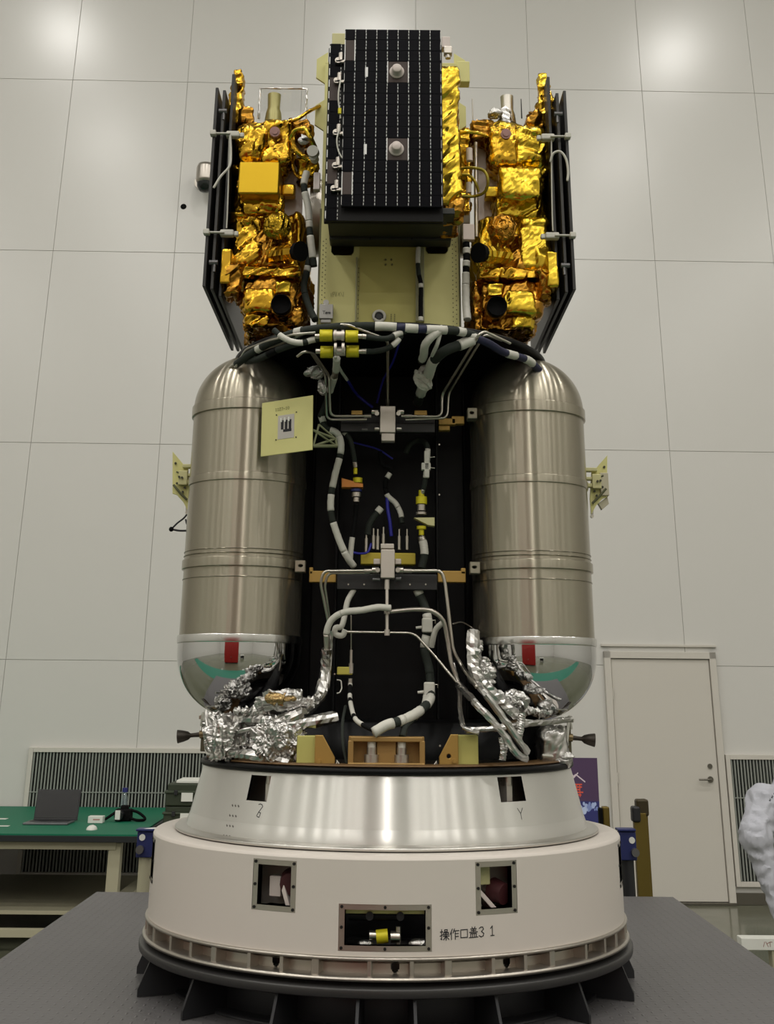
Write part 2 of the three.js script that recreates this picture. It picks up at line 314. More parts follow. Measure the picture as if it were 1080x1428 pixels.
{
  // door
  const d = setting('door_1'); d.position.set(0, 0, WALL_Z); d.rotation.y = WALL_TURN;
  const x0 = 2.395, x1 = 3.435, y1 = 2.3, f = 0.075;
  part(d, 'door_leaf', span(x0, x1, 0.03, y1, 0.002, 0.03, 0.004), M.door);
  part(d, 'door_frame', [span(x0 - f, x0 - 0.006, 0, y1 + f, 0, 0.055), span(x1 + 0.006, x1 + f, 0, y1 + f, 0, 0.055), span(x0 - f, x1 + f, y1 + 0.006, y1 + f, 0, 0.055)], M.door);
  part(d, 'lintel_trim', span(x0 - f - 0.02, x1 + f + 0.02, y1 + f + 0.05, y1 + f + 0.075, 0, 0.03), M.door);
  part(d, 'threshold', span(x0 - f, x1 + f, 0, 0.026, 0, 0.06), M.stainless);
  const hx = 3.352, hy = 1.14;
  part(d, 'rose', disc([hx, hy, 0.034], [0, 0, 1], 0.03, 0.012, 24), M.stainless); part(d, 'lever_handle', sweep(bent([[hx, hy, 0.035], [hx, hy, 0.085], [hx - 0.13, hy, 0.085]], 0.02), 0.009, 10), M.stainless, 'dark steel lever handle');
  part(d, 'lock_cylinder', disc([hx + 0.005, hy + 0.125, 0.036], [0, 0, 1], 0.024, 0.014, 24), M.stainless);
  for (const y of [0.35, 1.15, 1.95]) part(d, 'hinge', rod([x0 - 0.004, y - 0.05, 0.05], [x0 - 0.004, y + 0.05, 0.05], 0.009), M.door);
}
function vent(label, u0, u1, v0, v1, rails) {
  const o = wallThing('wall_vent', label, 'vent', (u0 + u1) / 2, v0);
  part(o, 'backing', span(u0, u1, v0, v1, 0.001, 0.006, 0.001), M.blackMatt);
  part(o, 'vent_frame', [span(u0 - 0.045, u0, v0 - 0.045, v1 + 0.045, 0, 0.05), span(u1, u1 + 0.045, v0 - 0.045, v1 + 0.045, 0, 0.05), span(u0, u1, v1, v1 + 0.045, 0, 0.05), span(u0, u1, v0 - 0.045, v0, 0, 0.05)], M.door);
  const pitch = 0.033, g = new RoundedBoxGeometry(0.0165, v1 - v0, 0.03, 1, 0.002);
  for (let i = 0, u = u0 + 0.012; u < u1 - 0.006; u += pitch, i++) piece(o, 'slat', g, M.slat, [u, (v0 + v1) / 2, 0.024], [0, 0.25 * (hash(i, 3, 1) - 0.5), 0]);
  for (const v of rails) part(o, 'rail', span(u0, u1, v - 0.005, v + 0.005, 0.03, 0.044, 0.001), M.slat);
}
vent('wide louvred wall vent behind the green workbench', -3.577, -1.75, 0.26, 1.35, [0.98, 0.62]);
vent('tall louvred wall vent beside the white door', 3.57, 4.72, 0.21, 1.33, [0.97, 0.59]);
{
  const o = wallThing('security_camera', 'small silver and black dome security camera on the white wall', 'camera', -2.26, 7.72);
  const c = (x, y, z) => [-2.26 + x, 7.72 + y, z];
  part(o, 'wall_plate', disc(c(0, 0, 0.012), [0, 0, 1], 0.1, 0.02, 24), M.machined); part(o, 'arm', rod(c(0, 0, 0.02), c(0.05, 0, 0.2), 0.05), M.machined);
  part(o, 'housing', lathe([[0, 0.14], [0.1, 0.14], [0.115, 0.1], [0.115, -0.06], [0.1, -0.1], [0, -0.1]], 28, c(0.06, 0, 0.22)), M.machined);
  part(o, 'dome', lathe([[0.1, -0.1], [0.095, -0.15], [0.06, -0.2], [0, -0.215]], 28, c(0.06, 0, 0.22)), M.dome);
  const h = wallThing('wall_hole_disc', 'small round black disc standing in for a dark cable hole in the white wall below the security camera', 'round_part', -2.475, 7.405);
  part(h, 'round_part', lathe([[0.0005, 0.012], [0.022, 0.01], [0.034, 0.004], [0.036, 0]], 20, [-2.475, 7.405, 0.001], [0, 0, 1]), M.blackMatt);  // black colour paints the dark inside of a cable hole; no cavity cut
}

// ---------------------------------------------------------------- platform and stand
{
  const p = thing('steel_platform', 'grey tread-plate steel platform under the spacecraft', 'platform', [0, 0, 0]);
  const top = new THREE.PlaneGeometry(2.5, 2.6).rotateX(-Math.PI / 2); const uv = top.attributes.uv; for (let i = 0; i < uv.count; i++) uv.setXY(i, uv.getX(i) * 2.5, uv.getY(i) * 2.6); top.translate(0, 1.1302, -0.28);
  part(p, 'deck_plate', rb(2.5, 0.05, 2.6, 0.006, 0, 1.105, -0.28), M.platform); part(p, 'tread_surface', top, M.platform);
  part(p, 'skirt_beam', [rb(2.4, 0.16, 0.06, 0.006, 0, 1.0, -1.5), rb(2.4, 0.16, 0.06, 0.006, 0, 1.0, 0.95), rb(0.06, 0.16, 2.4, 0.006, -1.17, 1.0, -0.28), rb(0.06, 0.16, 2.4, 0.006, 1.17, 1.0, -0.28)], M.steelDark);
  for (const x of [-1.1, 1.1]) for (const z of [-1.45, -0.28, 0.88]) part(p, 'leg', rb(0.1, 0.94, 0.1, 0.006, x, 0.47, z), M.steelDark);
  const s = thing('support_stand', 'dark round steel support stand with upright gusset plates on the platform', 'stand', [0, 1.13, 0]);
  part(s, 'core_tube', lathe([[0.6, 1.131], [0.6, 1.225], [0.62, 1.225], [0.62, 1.131], [0.6, 1.131]], 96), M.steelDark);
  part(s, 'base_flange', lathe([[0.58, 1.131], [0.58, 1.142], [0.66, 1.142], [0.66, 1.131]], 96), M.steelDark);
  const gs = new THREE.Shape([[0.615, 0], [0.768, 0], [0.768, 0.02], [0.735, 0.093], [0.615, 0.093]].map((q) => new THREE.Vector2(...q)));
  const gg = new THREE.ExtrudeGeometry(gs, { depth: 0.008, bevelEnabled: false }); gg.translate(0, 0, -0.004);
  const angles = [5.6, -5.6]; for (let a = 22.5; a < 180; a += 22.5) angles.push(a, -a); angles.push(180);
  for (const a of angles) { const t = THREE.MathUtils.degToRad(a); piece(s, 'gusset', gg, M.steelDark, [0, 1.132, 0], [0, t - Math.PI / 2, 0]); }
  part(s, 'top_ring', lathe([[0.58, 1.226], [0.75, 1.226], [0.756, 1.23], [0.757, 1.245], [0.752, 1.25], [0.73, 1.251], [0.73, 1.262], [0.58, 1.262], [0.58, 1.226]], 128), std(0x3c3b3a, 0.42, 0.5), 'worn grey clamp ring');
}
// ---------------------------------------------------------------- white interstage drum
const RW = 0.736, roundW = () => RW;
{
  const d = thing('interstage_drum', 'white cylindrical interstage drum with open access hatches', 'rocket section', [0, 1.262, 0]);
  const hatches = [[-0.511, -0.332, 1.408, 1.529], [0.322, 0.491, 1.406, 1.531], [-0.171, 0.158, 1.328, 1.435], [-1.40, -1.25, 1.408, 1.529], [1.24, 1.39, 1.408, 1.529]];
  part(d, 'drum_wall', shell(-Math.PI, Math.PI, [1.317, 1.537], roundW, 0.012, hatches, 0.03), M.white);
  part(d, 'shoulder', lathe([[0.736, 1.537], [0.733, 1.543], [0.726, 1.547], [0.655, 1.547], [0.655, 1.53], [0.724, 1.53]], 128), M.white);
  part(d, 'inner_wall', shell(-Math.PI, Math.PI, [1.27, 1.545], () => 0.645, 0.004, [[-0.24, 0.24, 1.29, 1.545]], 0.04), std(0xb3aca2, 0.5));
  part(d, 'floor_web', lathe([[0.645, 1.3], [0.722, 1.3]], 96), M.machined);
  const bolt = new THREE.CylinderGeometry(0.004, 0.004, 0.004, 8).rotateX(Math.PI / 2);
  const dark = std(0x1d1a18, 0.6, 0.4);
  hatches.forEach((h, i) => {
    const m = 0.013 / RW, r = () => RW - 0.001;
    const fr = part(d, 'hatch_frame', shell(h[0], h[1], [h[2], h[3]], r, 0.02, [[h[0] + m * 1.2, h[1] - m * 1.2, h[2] + 0.013, h[3] - 0.013]], 0.02), M.machined, 'bare metal hatch frame');
    const tm = (h[0] + h[1]) / 2, ym = (h[2] + h[3]) / 2, e = 0.0065, spots = [[h[0] + e / RW * 1.2, h[2] + e], [h[1] - e / RW * 1.2, h[2] + e], [h[0] + e / RW * 1.2, h[3] - e], [h[1] - e / RW * 1.2, h[3] - e], [h[0] + e / RW * 1.2, ym], [h[1] - e / RW * 1.2, ym]];
    if (i === 2) spots.push([tm, h[2] + e], [tm, h[3] - e]);
    for (const [t, y] of spots) piece(fr, 'bolt', bolt, dark, [Math.sin(t) * RW, y, Math.cos(t) * RW], [0, t, 0]);
  });
  // lower ring of machined pockets
  const ring = part(d, 'pocket_ring', [lathe([[0.69, 1.317], [0.742, 1.317], [0.744, 1.312], [0.742, 1.308], [0.69, 1.308]], 128), lathe([[0.69, 1.274], [0.742, 1.274], [0.748, 1.269], [0.748, 1.263], [0.69, 1.263]], 128)], M.machined, 'machined aluminium ring of bolt pockets'), ports = [];
  const rib = rb(0.011, 0.038, 0.05, 0.002), fat = rb(0.02, 0.038, 0.048, 0.003);
  let a = -90; const steps = [9.6, 7.6, 7.2, 11, 8.4, 7.4];
  for (let k = 0; k < 42 && a < 268; k++) {
    const t = THREE.MathUtils.degToRad(a); piece(ring, 'rib', k % 3 ? rib : fat, M.machined, [Math.sin(t) * 0.716, 1.291, Math.cos(t) * 0.716], [0, t, 0]);
    const nx = a + steps[k % 6];
    if (k % 3 === 1) { let th = THREE.MathUtils.degToRad((a + nx) / 2 + 1); if (th > Math.PI) th -= 2 * Math.PI; for (const [w, h] of [[0.011, 0.007], [0.008, 0.012], [0.0045, 0.0155]]) ports.push([th - w / 0.702, th + w / 0.702, 1.29 - h, 1.29 + h]); }
    a = nx;
  }
  part(ring, 'pocket_wall', shell(-Math.PI, Math.PI, [1.265, 1.316], () => 0.702, 0.006, ports, 0.04), M.machined);
  part(d, 'stencil', ink([...write(['caoA', 'zuo', 'kou', 'gai', '3'], 0.026, 0.0262), ...write(['1'], 0.026, 0.0262).map((st) => st.map(([x, y]) => [x + 0.135, y]))].map((st) => st.map(([x, y]) => [x, y + x * 0.03])), onRound(0.187, 1.352, roundW), 0.0022), M.ink, 'black stencilled characters');
  // what shows inside the hatches
  const inside = (t, r, y) => [Math.sin(t) * r, y, Math.cos(t) * r];
  for (const s of [-1, 1]) {
    const t = s < 0 ? -0.395 : 0.44;
    part(d, 'red_cap', rod(inside(t, 0.67, s < 0 ? 1.475 : 1.455), inside(t + 0.02, 0.71, s < 0 ? 1.47 : 1.447), 0.03, 0.026, 20), M.maroon, 'dark red protective cap');
    part(d, 'cap_stem', rod(inside(t, 0.64, s < 0 ? 1.475 : 1.455), inside(t, 0.67, s < 0 ? 1.475 : 1.455), 0.016), M.radiator);
    const pl = rb(0.07, 0.012, 0.05, 0.002); pl.rotateZ(s < 0 ? -1.2 : -0.75); pl.rotateY(t); pl.translate(...inside(s < 0 ? t + 0.01 : t - 0.06, 0.69, 1.436)); part(d, 'bracket_plate', pl, M.radiator);
    const bx = rb(0.035, 0.05, 0.03, 0.003); bx.rotateY(t); bx.translate(...inside(t - 0.055, 0.68, s < 0 ? 1.46 : 1.495)); part(d, 'junction_box', bx, s < 0 ? M.radiator : M.primerPale);
    part(d, 'ledge', shell(t - 0.12, t + 0.12, [1.402, 1.412], () => 0.722, 0.078), M.radiator);
  }
  part(d, 'hatch_beam', span(-0.12, 0.12, 1.408, 1.44, 0.675, 0.7), M.primer, 'yellow-green beam');
  part(d, 'black_tube', rod([-0.1, 1.402, 0.69], [0.03, 1.402, 0.69], 0.011), M.black); for (const x of [-0.045, 0.035]) part(d, 'clamp', disc([x, 1.404, 0.7], [0, 0, 1], 0.01, 0.02), M.steelDark);
  part(d, 'connector', [disc([-0.012, 1.358, 0.705], [1, 0.1, 0], 0.0165, 0.03)], M.yellow, 'yellow connector');
  part(d, 'fitting', [disc([-0.035, 1.36, 0.705], [1, 0, 0], 0.011, 0.02), disc([0.022, 1.357, 0.705], [1, 0, 0], 0.014, 0.024), disc([0.03, 1.358, 0.705], [0, 1, 0], 0.007, 0.045)], M.steel);
  part(d, 'foil_scrap', [foilBlob([0.085, 1.342, 0.705], 0.03, 0.008, 0.012, 0.004, 5, 2), foilBlob([-0.055, 1.342, 0.705], 0.02, 0.007, 0.012, 0.004, 8, 2)], M.silverFoil);
}
// ---------------------------------------------------------------- aluminium cone adapter
const coneR = (y) => y > 1.6 ? THREE.MathUtils.lerp(0.593, 0.625, (1.729 - y) / 0.129) : THREE.MathUtils.lerp(0.625, 0.638, (1.6 - y) / 0.04);
{
  const c = thing('cone_adapter', 'bright brushed aluminium conical adapter on the white drum', 'adapter', [0, 1.547, 0]);
  part(c, 'cone_wall', shell(-Math.PI, Math.PI, [1.598, 1.731], (y) => THREE.MathUtils.lerp(0.593, 0.6255, (1.729 - y) / 0.129), 0.008, [[-0.727, -0.597, 1.656, 1.722], [0.556, 0.714, 1.661, 1.725]], 0.03), M.alu);
  part(c, 'fillet', lathe([[0.636, 1.562], [0.6355, 1.568], [0.633, 1.578], [0.6295, 1.588], [0.6258, 1.598]].reverse(), 160), M.alu);
  part(c, 'foot_flange', lathe([[0.6, 1.549], [0.668, 1.549], [0.671, 1.551], [0.671, 1.556], [0.668, 1.559], [0.64, 1.562], [0.62, 1.562]], 160), M.flange, 'polished foot flange');
  part(c, 'scribed_mark', ink([[[0, 0], [0.008, 0.002], [0.016, 0], [0.02, -0.006], [0.014, -0.014], [0.006, -0.024], [0, -0.036]], [[0.006, -0.024], [0.016, -0.026], [0.013, -0.04], [0.003, -0.038]]].map((q) => q.map(([x, y]) => [x * 0.8, y * 0.8])), onRound(-0.64, 1.648, coneR), 0.002), M.ink);
  part(c, 'scribed_mark', ink(write(['Y'], 0.03, 0.03), onRound(0.645, 1.615, coneR), 0.0018), M.ink);
  const dots = []; for (let j = 0; j < 4; j++) for (let i = 0; i < 3; i++) dots.push([[i * 0.014 - j * 0.0015, -j * 0.026], [i * 0.014 + 0.003 - j * 0.0015, -j * 0.026 - 0.002]]);
  part(c, 'stamped_dots', ink(dots, onRound(-0.82, 1.64, coneR), 0.004), std(0x66625c, 0.6));
  for (const [t, y] of [[-0.655, 1.69], [0.635, 1.69]]) {
    const b = rb(0.022, 0.06, 0.03, 0.002); b.rotateY(t); b.translate(Math.sin(t + 0.02) * 0.565, y - 0.01, Math.cos(t + 0.02) * 0.565); part(c, 'latch_block', b, M.valve);
    part(c, 'latch_pin', rod([Math.sin(t + 0.02) * 0.57, y + 0.01, Math.cos(t + 0.02) * 0.57], [Math.sin(t + 0.02) * 0.57, y + 0.036, Math.cos(t + 0.02) * 0.57], 0.014), M.machined);
  }
  part(c, 'inner_liner', lathe([[0.52, 1.56], [0.5, 1.73]], 96), std(0xb9b2a8, 0.5, 0.5, { side: THREE.DoubleSide }));
}

// ---------------------------------------------------------------- upper stage: black structure
const TX = 0.485, TZ = 0.1, TR = 0.2;
{
  const u = thing('upper_stage_frame', 'black composite upper-stage frame with round deck between the two tanks', 'rocket stage', [0, 1.731, 0]);
  part(u, 'base_ring', lathe([[0.5, 1.732], [0.598, 1.732], [0.602, 1.737], [0.602, 1.746], [0.596, 1.75], [0.5, 1.75]], 128), M.black);
  part(u, 'ledge_ring', lathe([[0.5, 1.75], [0.585, 1.75], [0.585, 1.757], [0.5, 1.757]], 128), std(0x6a5030, 0.5, 0.4), 'bronze-coloured ledge');
  part(u, 'lower_drum', lathe([[0.33, 1.757], [0.33, 1.86], [0.2, 1.87]], 96).scale(1.6, 1, 0.85), M.black);
  part(u, 'core_box', span(-0.27, 0.27, 1.76, 3.04, -0.42, -0.02, 0.01), M.black);
  part(u, 'upper_web', span(-0.42, 0.42, 2.72, 3.04, -0.42, -0.12, 0.01), M.black);
  part(u, 'fin', span(-0.182, -0.174, 1.76, 3.04, -0.02, 0.08, 0.002), M.black); part(u, 'fin', span(0.162, 0.17, 1.76, 3.04, -0.02, 0.08, 0.002), M.black);
  part(u, 'rear_web', span(-0.42, 0.42, 1.758, 3.04, -0.15, -0.115, 0.004), M.black);
  part(u, 'deck', lathe([[0, 3.045], [0.56, 3.045], [0.566, 3.049], [0.566, 3.061], [0.56, 3.065], [0, 3.065]], 128), M.black, 'round black deck');
  const lb = part(u, 'cross_beam', front([-0.1677,2.2596,0.235], [0.1575,2.3094,0.235], 0.02, 0.003), std(0x1d1d1d, 0.5)), bolt = disc([0, 0, 0], [0, 0, 1], 0.0028, 0.004, 8);
  for (const p of [[-0.1308,2.2754,0.237], [-0.0797,2.2758,0.237], [0.0689,2.277,0.237], [0.12,2.2775,0.237]]) piece(lb, 'bolt', bolt, M.steel, p);
  const ub = part(u, 'cross_beam', [front([-0.1675,2.7747,0.235], [0.1537,2.807,0.235], 0.03, 0.003), front([-0.1688,2.8074,0.22], [0.1545,2.8376,0.22], 0.03, 0.003)], std(0x191817, 0.5));
  for (const [a, b] of [[[-0.1319,2.8281,0.24], [-0.0932,2.8483,0.24]], [[0.0828,2.83,0.24], [0.1268,2.8502,0.24]]]) part(u, 'clamp', front(a, b, 0.02), M.anodGold);
  for (const p of [[-0.1605,1.747,0.5], [-0.1687,2.0022,0.23], [0.168,2.7346,0.23], [0.1667,2.5665,0.23], [0.151,1.8064,0.5]]) piece(u, 'bolt', bolt, M.steel, p);
  // gold arms that hold the tanks
  part(u, 'tank_arm', [front([-0.2623,2.2858,0.18], [-0.1736,2.323,0.18], 0.03), front([-0.2631,2.3108,0.18], [-0.2496,2.3339,0.18], 0.03)], M.anodGold, 'gold anodised arm');
  part(u, 'tank_arm', [front([0.1621,2.2893,0.18], [0.2547,2.3267,0.18], 0.03), front([0.2379,2.3151,0.18], [0.2548,2.3358,0.18], 0.03)], M.anodGold);
  part(u, 'tank_arm', [front([0.1683,2.814,0.18], [0.2279,2.8371,0.18], 0.03), front([0.2128,2.8169,0.18], [0.2578,2.8449,0.18], 0.03), front([0.1686,2.7962,0.17], [0.2084,2.814,0.17], 0.03)], M.anodGold);
  // brackets on the base ring
  for (const [s, a, b, c] of [[-1, [-0.2653,1.7388,0.47], [-0.2099,1.8293,0.4684], [-0.1546,1.7427,0.49]], [1, [0.2639,1.743,0.47], [0.203,1.8345,0.4676], [0.151,1.7451,0.49]]]) {
    part(u, 'corner_plate', front([Math.min(a[0], b[0]), a[1], a[2]], [Math.max(a[0], b[0]), b[1], a[2]], 0.04), std(0xb3ae62, 0.5), 'yellow-green corner plate');
    const x0 = b[0], x1 = c[0], h = b[1] - a[1], sh = new THREE.Shape(); sh.moveTo(0, 0); sh.lineTo(x1 - x0, 0); sh.lineTo(x1 - x0, h * 0.35); sh.lineTo((x1 - x0) * 0.35, h); sh.lineTo(0, h); sh.closePath(); if (s > 0) { const e = new THREE.Path(); e.absarc((x1 - x0) * 0.5, h * 0.38, 0.008, 0, Math.PI * 2); sh.holes.push(e); }
    const g = new THREE.ExtrudeGeometry(sh, { depth: 0.012, bevelEnabled: true, bevelSize: 0.002, bevelThickness: 0.002, bevelSegments: 1 }); g.translate(x0, a[1], 0.47); part(u, 'gusset', g, M.anodGold, 'gold anodised gusset');
    part(u, 'gusset_pin', disc([x0 + (x1 - x0) * 0.2, a[1] + h * 0.25, 0.488], [0, 0, 1], 0.006, 0.016), M.anodGold);
    part(u, 'corner_tie', sweep([[-0.148,1.7395,0.5], [-0.1465,1.7641,0.5], [-0.1274,1.7397,0.5], [-0.1459,1.7396,0.5]].map((p) => [s < 0 ? p[0] : -p[0] - 0.006, p[1], p[2]]), 0.003, 6), M.tape);
  }
  const a = [-0.1145,1.7409,0.52], b = [0.1069,1.8297,0.5196];
  part(u, 'connector_frame', [span(a[0], a[0] + 0.016, a[1], b[1] - 0.01, 0.47, 0.52), span(b[0] - 0.016, b[0], a[1], b[1] - 0.01, 0.47, 0.52), span(a[0] + 0.006, b[0] - 0.006, b[1] - 0.014, b[1], 0.47, 0.52), span(a[0], b[0], a[1], a[1] + 0.02, 0.46, 0.53), span(a[0], b[0], a[1], b[1], 0.455, 0.47), span(-0.032, 0.024, a[1], b[1], 0.465, 0.5)], std(0x9c7c48, 0.45, 0.4), 'gold anodised connector frame');
  for (const x of [-0.047, 0.04]) { const y0 = a[1] + 0.022; part(u, 'bulkhead_connector', [disc([x, y0 + 0.008, 0.5], [0, 1, 0], 0.021, 0.022), disc([x, y0 + 0.028, 0.5], [0, 1, 0], 0.014, 0.02)], M.machined); part(u, 'connector_plug', disc([x, y0 + 0.045, 0.5], [0, 1, 0], 0.012, 0.022), M.tape); }
  const lug = disc([0, 0, 0], [0, 0, 1], 0.005, 0.005, 10); for (const x of [-0.045, 0.042]) piece(u, 'lug', lug, M.blackMatt, [x, a[1] + 0.01, 0.532]);
}
// ---------------------------------------------------------------- propellant tanks
function tank(s, label) {
  const cx = s * TX - 0.004, c = [cx, 0, TZ], t = thing('propellant_tank', label, 'tank', [cx, 1.87, TZ], 'propellant tanks');
  const yB = [-0.0273,2.1194,0.135][1], yT = [-0.0351,2.8726,0.135][1];
  const L = (pr, seg = 96) => lathe(pr, seg, c);
  part(t, 'barrel', L([[TR - 0.001, yB - 0.01], [TR - 0.001, yT]]), M.tank);
  const dome = []; for (let i = 0; i <= 24; i++) { const q = i / 24 * Math.PI / 2; dome.push([Math.max(0.0005, TR * Math.cos(q)), yT + 0.195 * Math.sin(q)]); }
  part(t, 'upper_dome', L(dome), M.tank);
  const band = (y0, y1, e) => [[TR - 0.002, y0 - 0.0005], [TR + e - 0.001, y0], [TR + e, y0 + 0.002], [TR + e, y1 - 0.002], [TR + e - 0.0015, y1], [TR - 0.002, y1 + 0.0005]];
  const yu = [-0.0347,2.8396,0.135][1], ym = [-0.0323,2.6013,0.135][1], yl = [-0.0294,2.3261,0.135][1];
  const strapU = part(t, 'strap', L(band(yu, yT + 0.004, 0.0055)), M.tank), strapM = part(t, 'strap', L(band(ym, ym + 0.027, 0.003)), M.tank), strapL = part(t, 'strap', L(band(yl, yl + 0.03, 0.0055)), M.tank);
  part(t, 'weld_bead', L(band(yl + 0.04, yl + 0.0435, 0.0018)), M.tank); part(t, 'weld_bead', L(band(yl + 0.054, yl + 0.056, 0.0012)), M.tank); part(t, 'weld_bead', L(band(yl - 0.033, yl - 0.0315, 0.0008)), M.tank);
  const ch = [[TR + 0.003, yB - 0.001], [TR + 0.005, yB - 0.003], [TR + 0.005, yB - 0.022], [TR + 0.003, yB - 0.026]]; part(t, 'foil_collar', L(ch), std(0xe0dfdc, 0.22, 1));
  const bot = []; for (let i = 0; i <= 40; i++) { const q = i / 40 * Math.PI / 2; bot.push([Math.max(0.0005, (TR + 0.002) * Math.cos(q)), yB - 0.05 - 0.2 * Math.sin(q)]); }
  bot.reverse(); bot.push([TR + 0.002, yB - 0.024]);
  part(t, 'lower_dome', L(bot, 128), M.chrome, 'mirror-bright lower dome');
  const yy = yT + 0.19; part(t, 'port', [rod([cx, yy, TZ], [cx, yy + 0.02, TZ], 0.03, 0.026, 20)], M.tank);
  const st = [cx + s * -0.01, yT + 0.2, TZ + 0.06]; part(t, 'standpipe', [rod([st[0], yT + 0.15, st[2] + 0.02], [st[0], yT + 0.215, st[2] + 0.08], 0.004), disc([st[0], yT + 0.175, st[2] + 0.05], [0, 1, 0.6], 0.008, 0.03)], M.steel);
  // lug with slotted eye on the inner side of the straps
  const ix = cx - s * (TR - 0.002), zL = TZ + 0.03;
  for (const [yy2, p] of [[yu, strapU], [yl, strapL]]) { const q = new THREE.Shape([[-0.015, -0.009], [0.015, -0.009], [0.015, 0.025], [-0.015, 0.025]].map((r) => new THREE.Vector2(...r))), e = new THREE.Path(); e.absellipse(-s * 0.002, 0.009, 0.009, 0.006, 0, Math.PI * 2); q.holes.push(e); const lg = new THREE.ExtrudeGeometry(q, { depth: 0.05, bevelEnabled: true, bevelSize: 0.0015, bevelThickness: 0.0015, bevelSegments: 1 }); lg.translate(ix, yy2, zL + 0.034); part(p, 'lug', lg, M.tank, 'lug with slotted eye'); }
  return t;
}
tank(-1, 'brushed metal propellant tank behind the square yellow-green plate');
const tR = tank(1, 'brushed metal propellant tank with bare barrel and narrow black strip low on its flank');
part(tR, 'black_strip', rod([0.6738,2.3073,0.1], [0.6773,2.2381,0.1], 0.004, 0.004, 8), M.black, 'narrow black strip');

// ---------------------------------------------------------------- placard on its truss
{
  const q = [[-0.4245,2.8492,0.33], [-0.2492,2.8536,0.43], [-0.2483,2.673,0.43], [-0.4234,2.6695,0.33]].map(v3), t = thing('test_plate', 'square yellow-green plate with printed number and photo insert in front of a tank', 'plate', q[3].toArray());
  const ux = q[1].clone().sub(q[0]), uy = q[0].clone().sub(q[3]), w = ux.length(), h = uy.length(); ux.normalize(); uy.sub(ux.clone().multiplyScalar(uy.dot(ux))).normalize(); const n = ux.clone().cross(uy);
  const place = (g, s, u, d) => { g.applyMatrix4(new THREE.Matrix4().makeBasis(ux, uy, n)); g.translate(...q[3].clone().addScaledVector(ux, s).addScaledVector(uy, u).addScaledVector(n, d).toArray()); return g; };
  part(t, 'board', place(rb(w, h, 0.004, 0.0015), w / 2, h / 2, 0), M.primer);
  part(t, 'number', ink(write(['1', '1', '2', '7', '-', '1', '0'], 0.011, 0.0082), onPlane(q[3].clone().addScaledVector(ux, w * 0.27).addScaledVector(uy, h * 0.8).toArray(), ux.toArray(), uy.toArray(), 0.0035), 0.0012), std(0x6d6b3e, 0.7));
  const ph = part(t, 'insert', place(rb(w * 0.32, h * 0.44, 0.003, 0.001), w * 0.49, h * 0.49, 0.0015), std(0xb9b4ad, 0.4, 0.2), 'grey insert with three dark slots');
  for (let i = 0; i < 3; i++) { part(ph, 'slot', place(rb(w * 0.05, h * 0.17, 0.002, 0.0008), w * (0.42 + i * 0.075), h * 0.53, 0.003), M.ink); part(ph, 'pin', place(rb(w * 0.03, h * 0.08, 0.004, 0.001), w * (0.4 + i * 0.075), h * 0.62, 0.004), M.paper); }
  part(ph, 'slot', place(rb(w * 0.16, h * 0.05, 0.002, 0.0008), w * 0.52, h * 0.42, 0.003), M.ink);
  for (const [s, u] of [[.3, .73], [.69, .73], [.3, .27], [.69, .27]]) part(t, 'screw', place(new THREE.CylinderGeometry(0.0022, 0.0022, 0.003, 8).rotateX(Math.PI / 2), w * s, h * u, 0.0025), M.ink);
  const A = [-0.2486,2.7401,0.42], B = [-0.1791,2.7269,0.35], C = [-0.1738,2.7032,0.35], D = [-0.2471,2.6889,0.42], E2 = [-0.2318,2.7633,0.4];
  part(t, 'truss', [sweep([A, B], 0.0045, 6), sweep([B, C], 0.004, 6), sweep([D, C], 0.0055, 6), sweep([D, B], 0.004, 6), sweep([E2, B], 0.0035, 6), sweep([A, C], 0.0035, 6), sweep([E2, D], 0.0035, 6)], std(0x7c7f5f, 0.6), 'pale green truss');
}

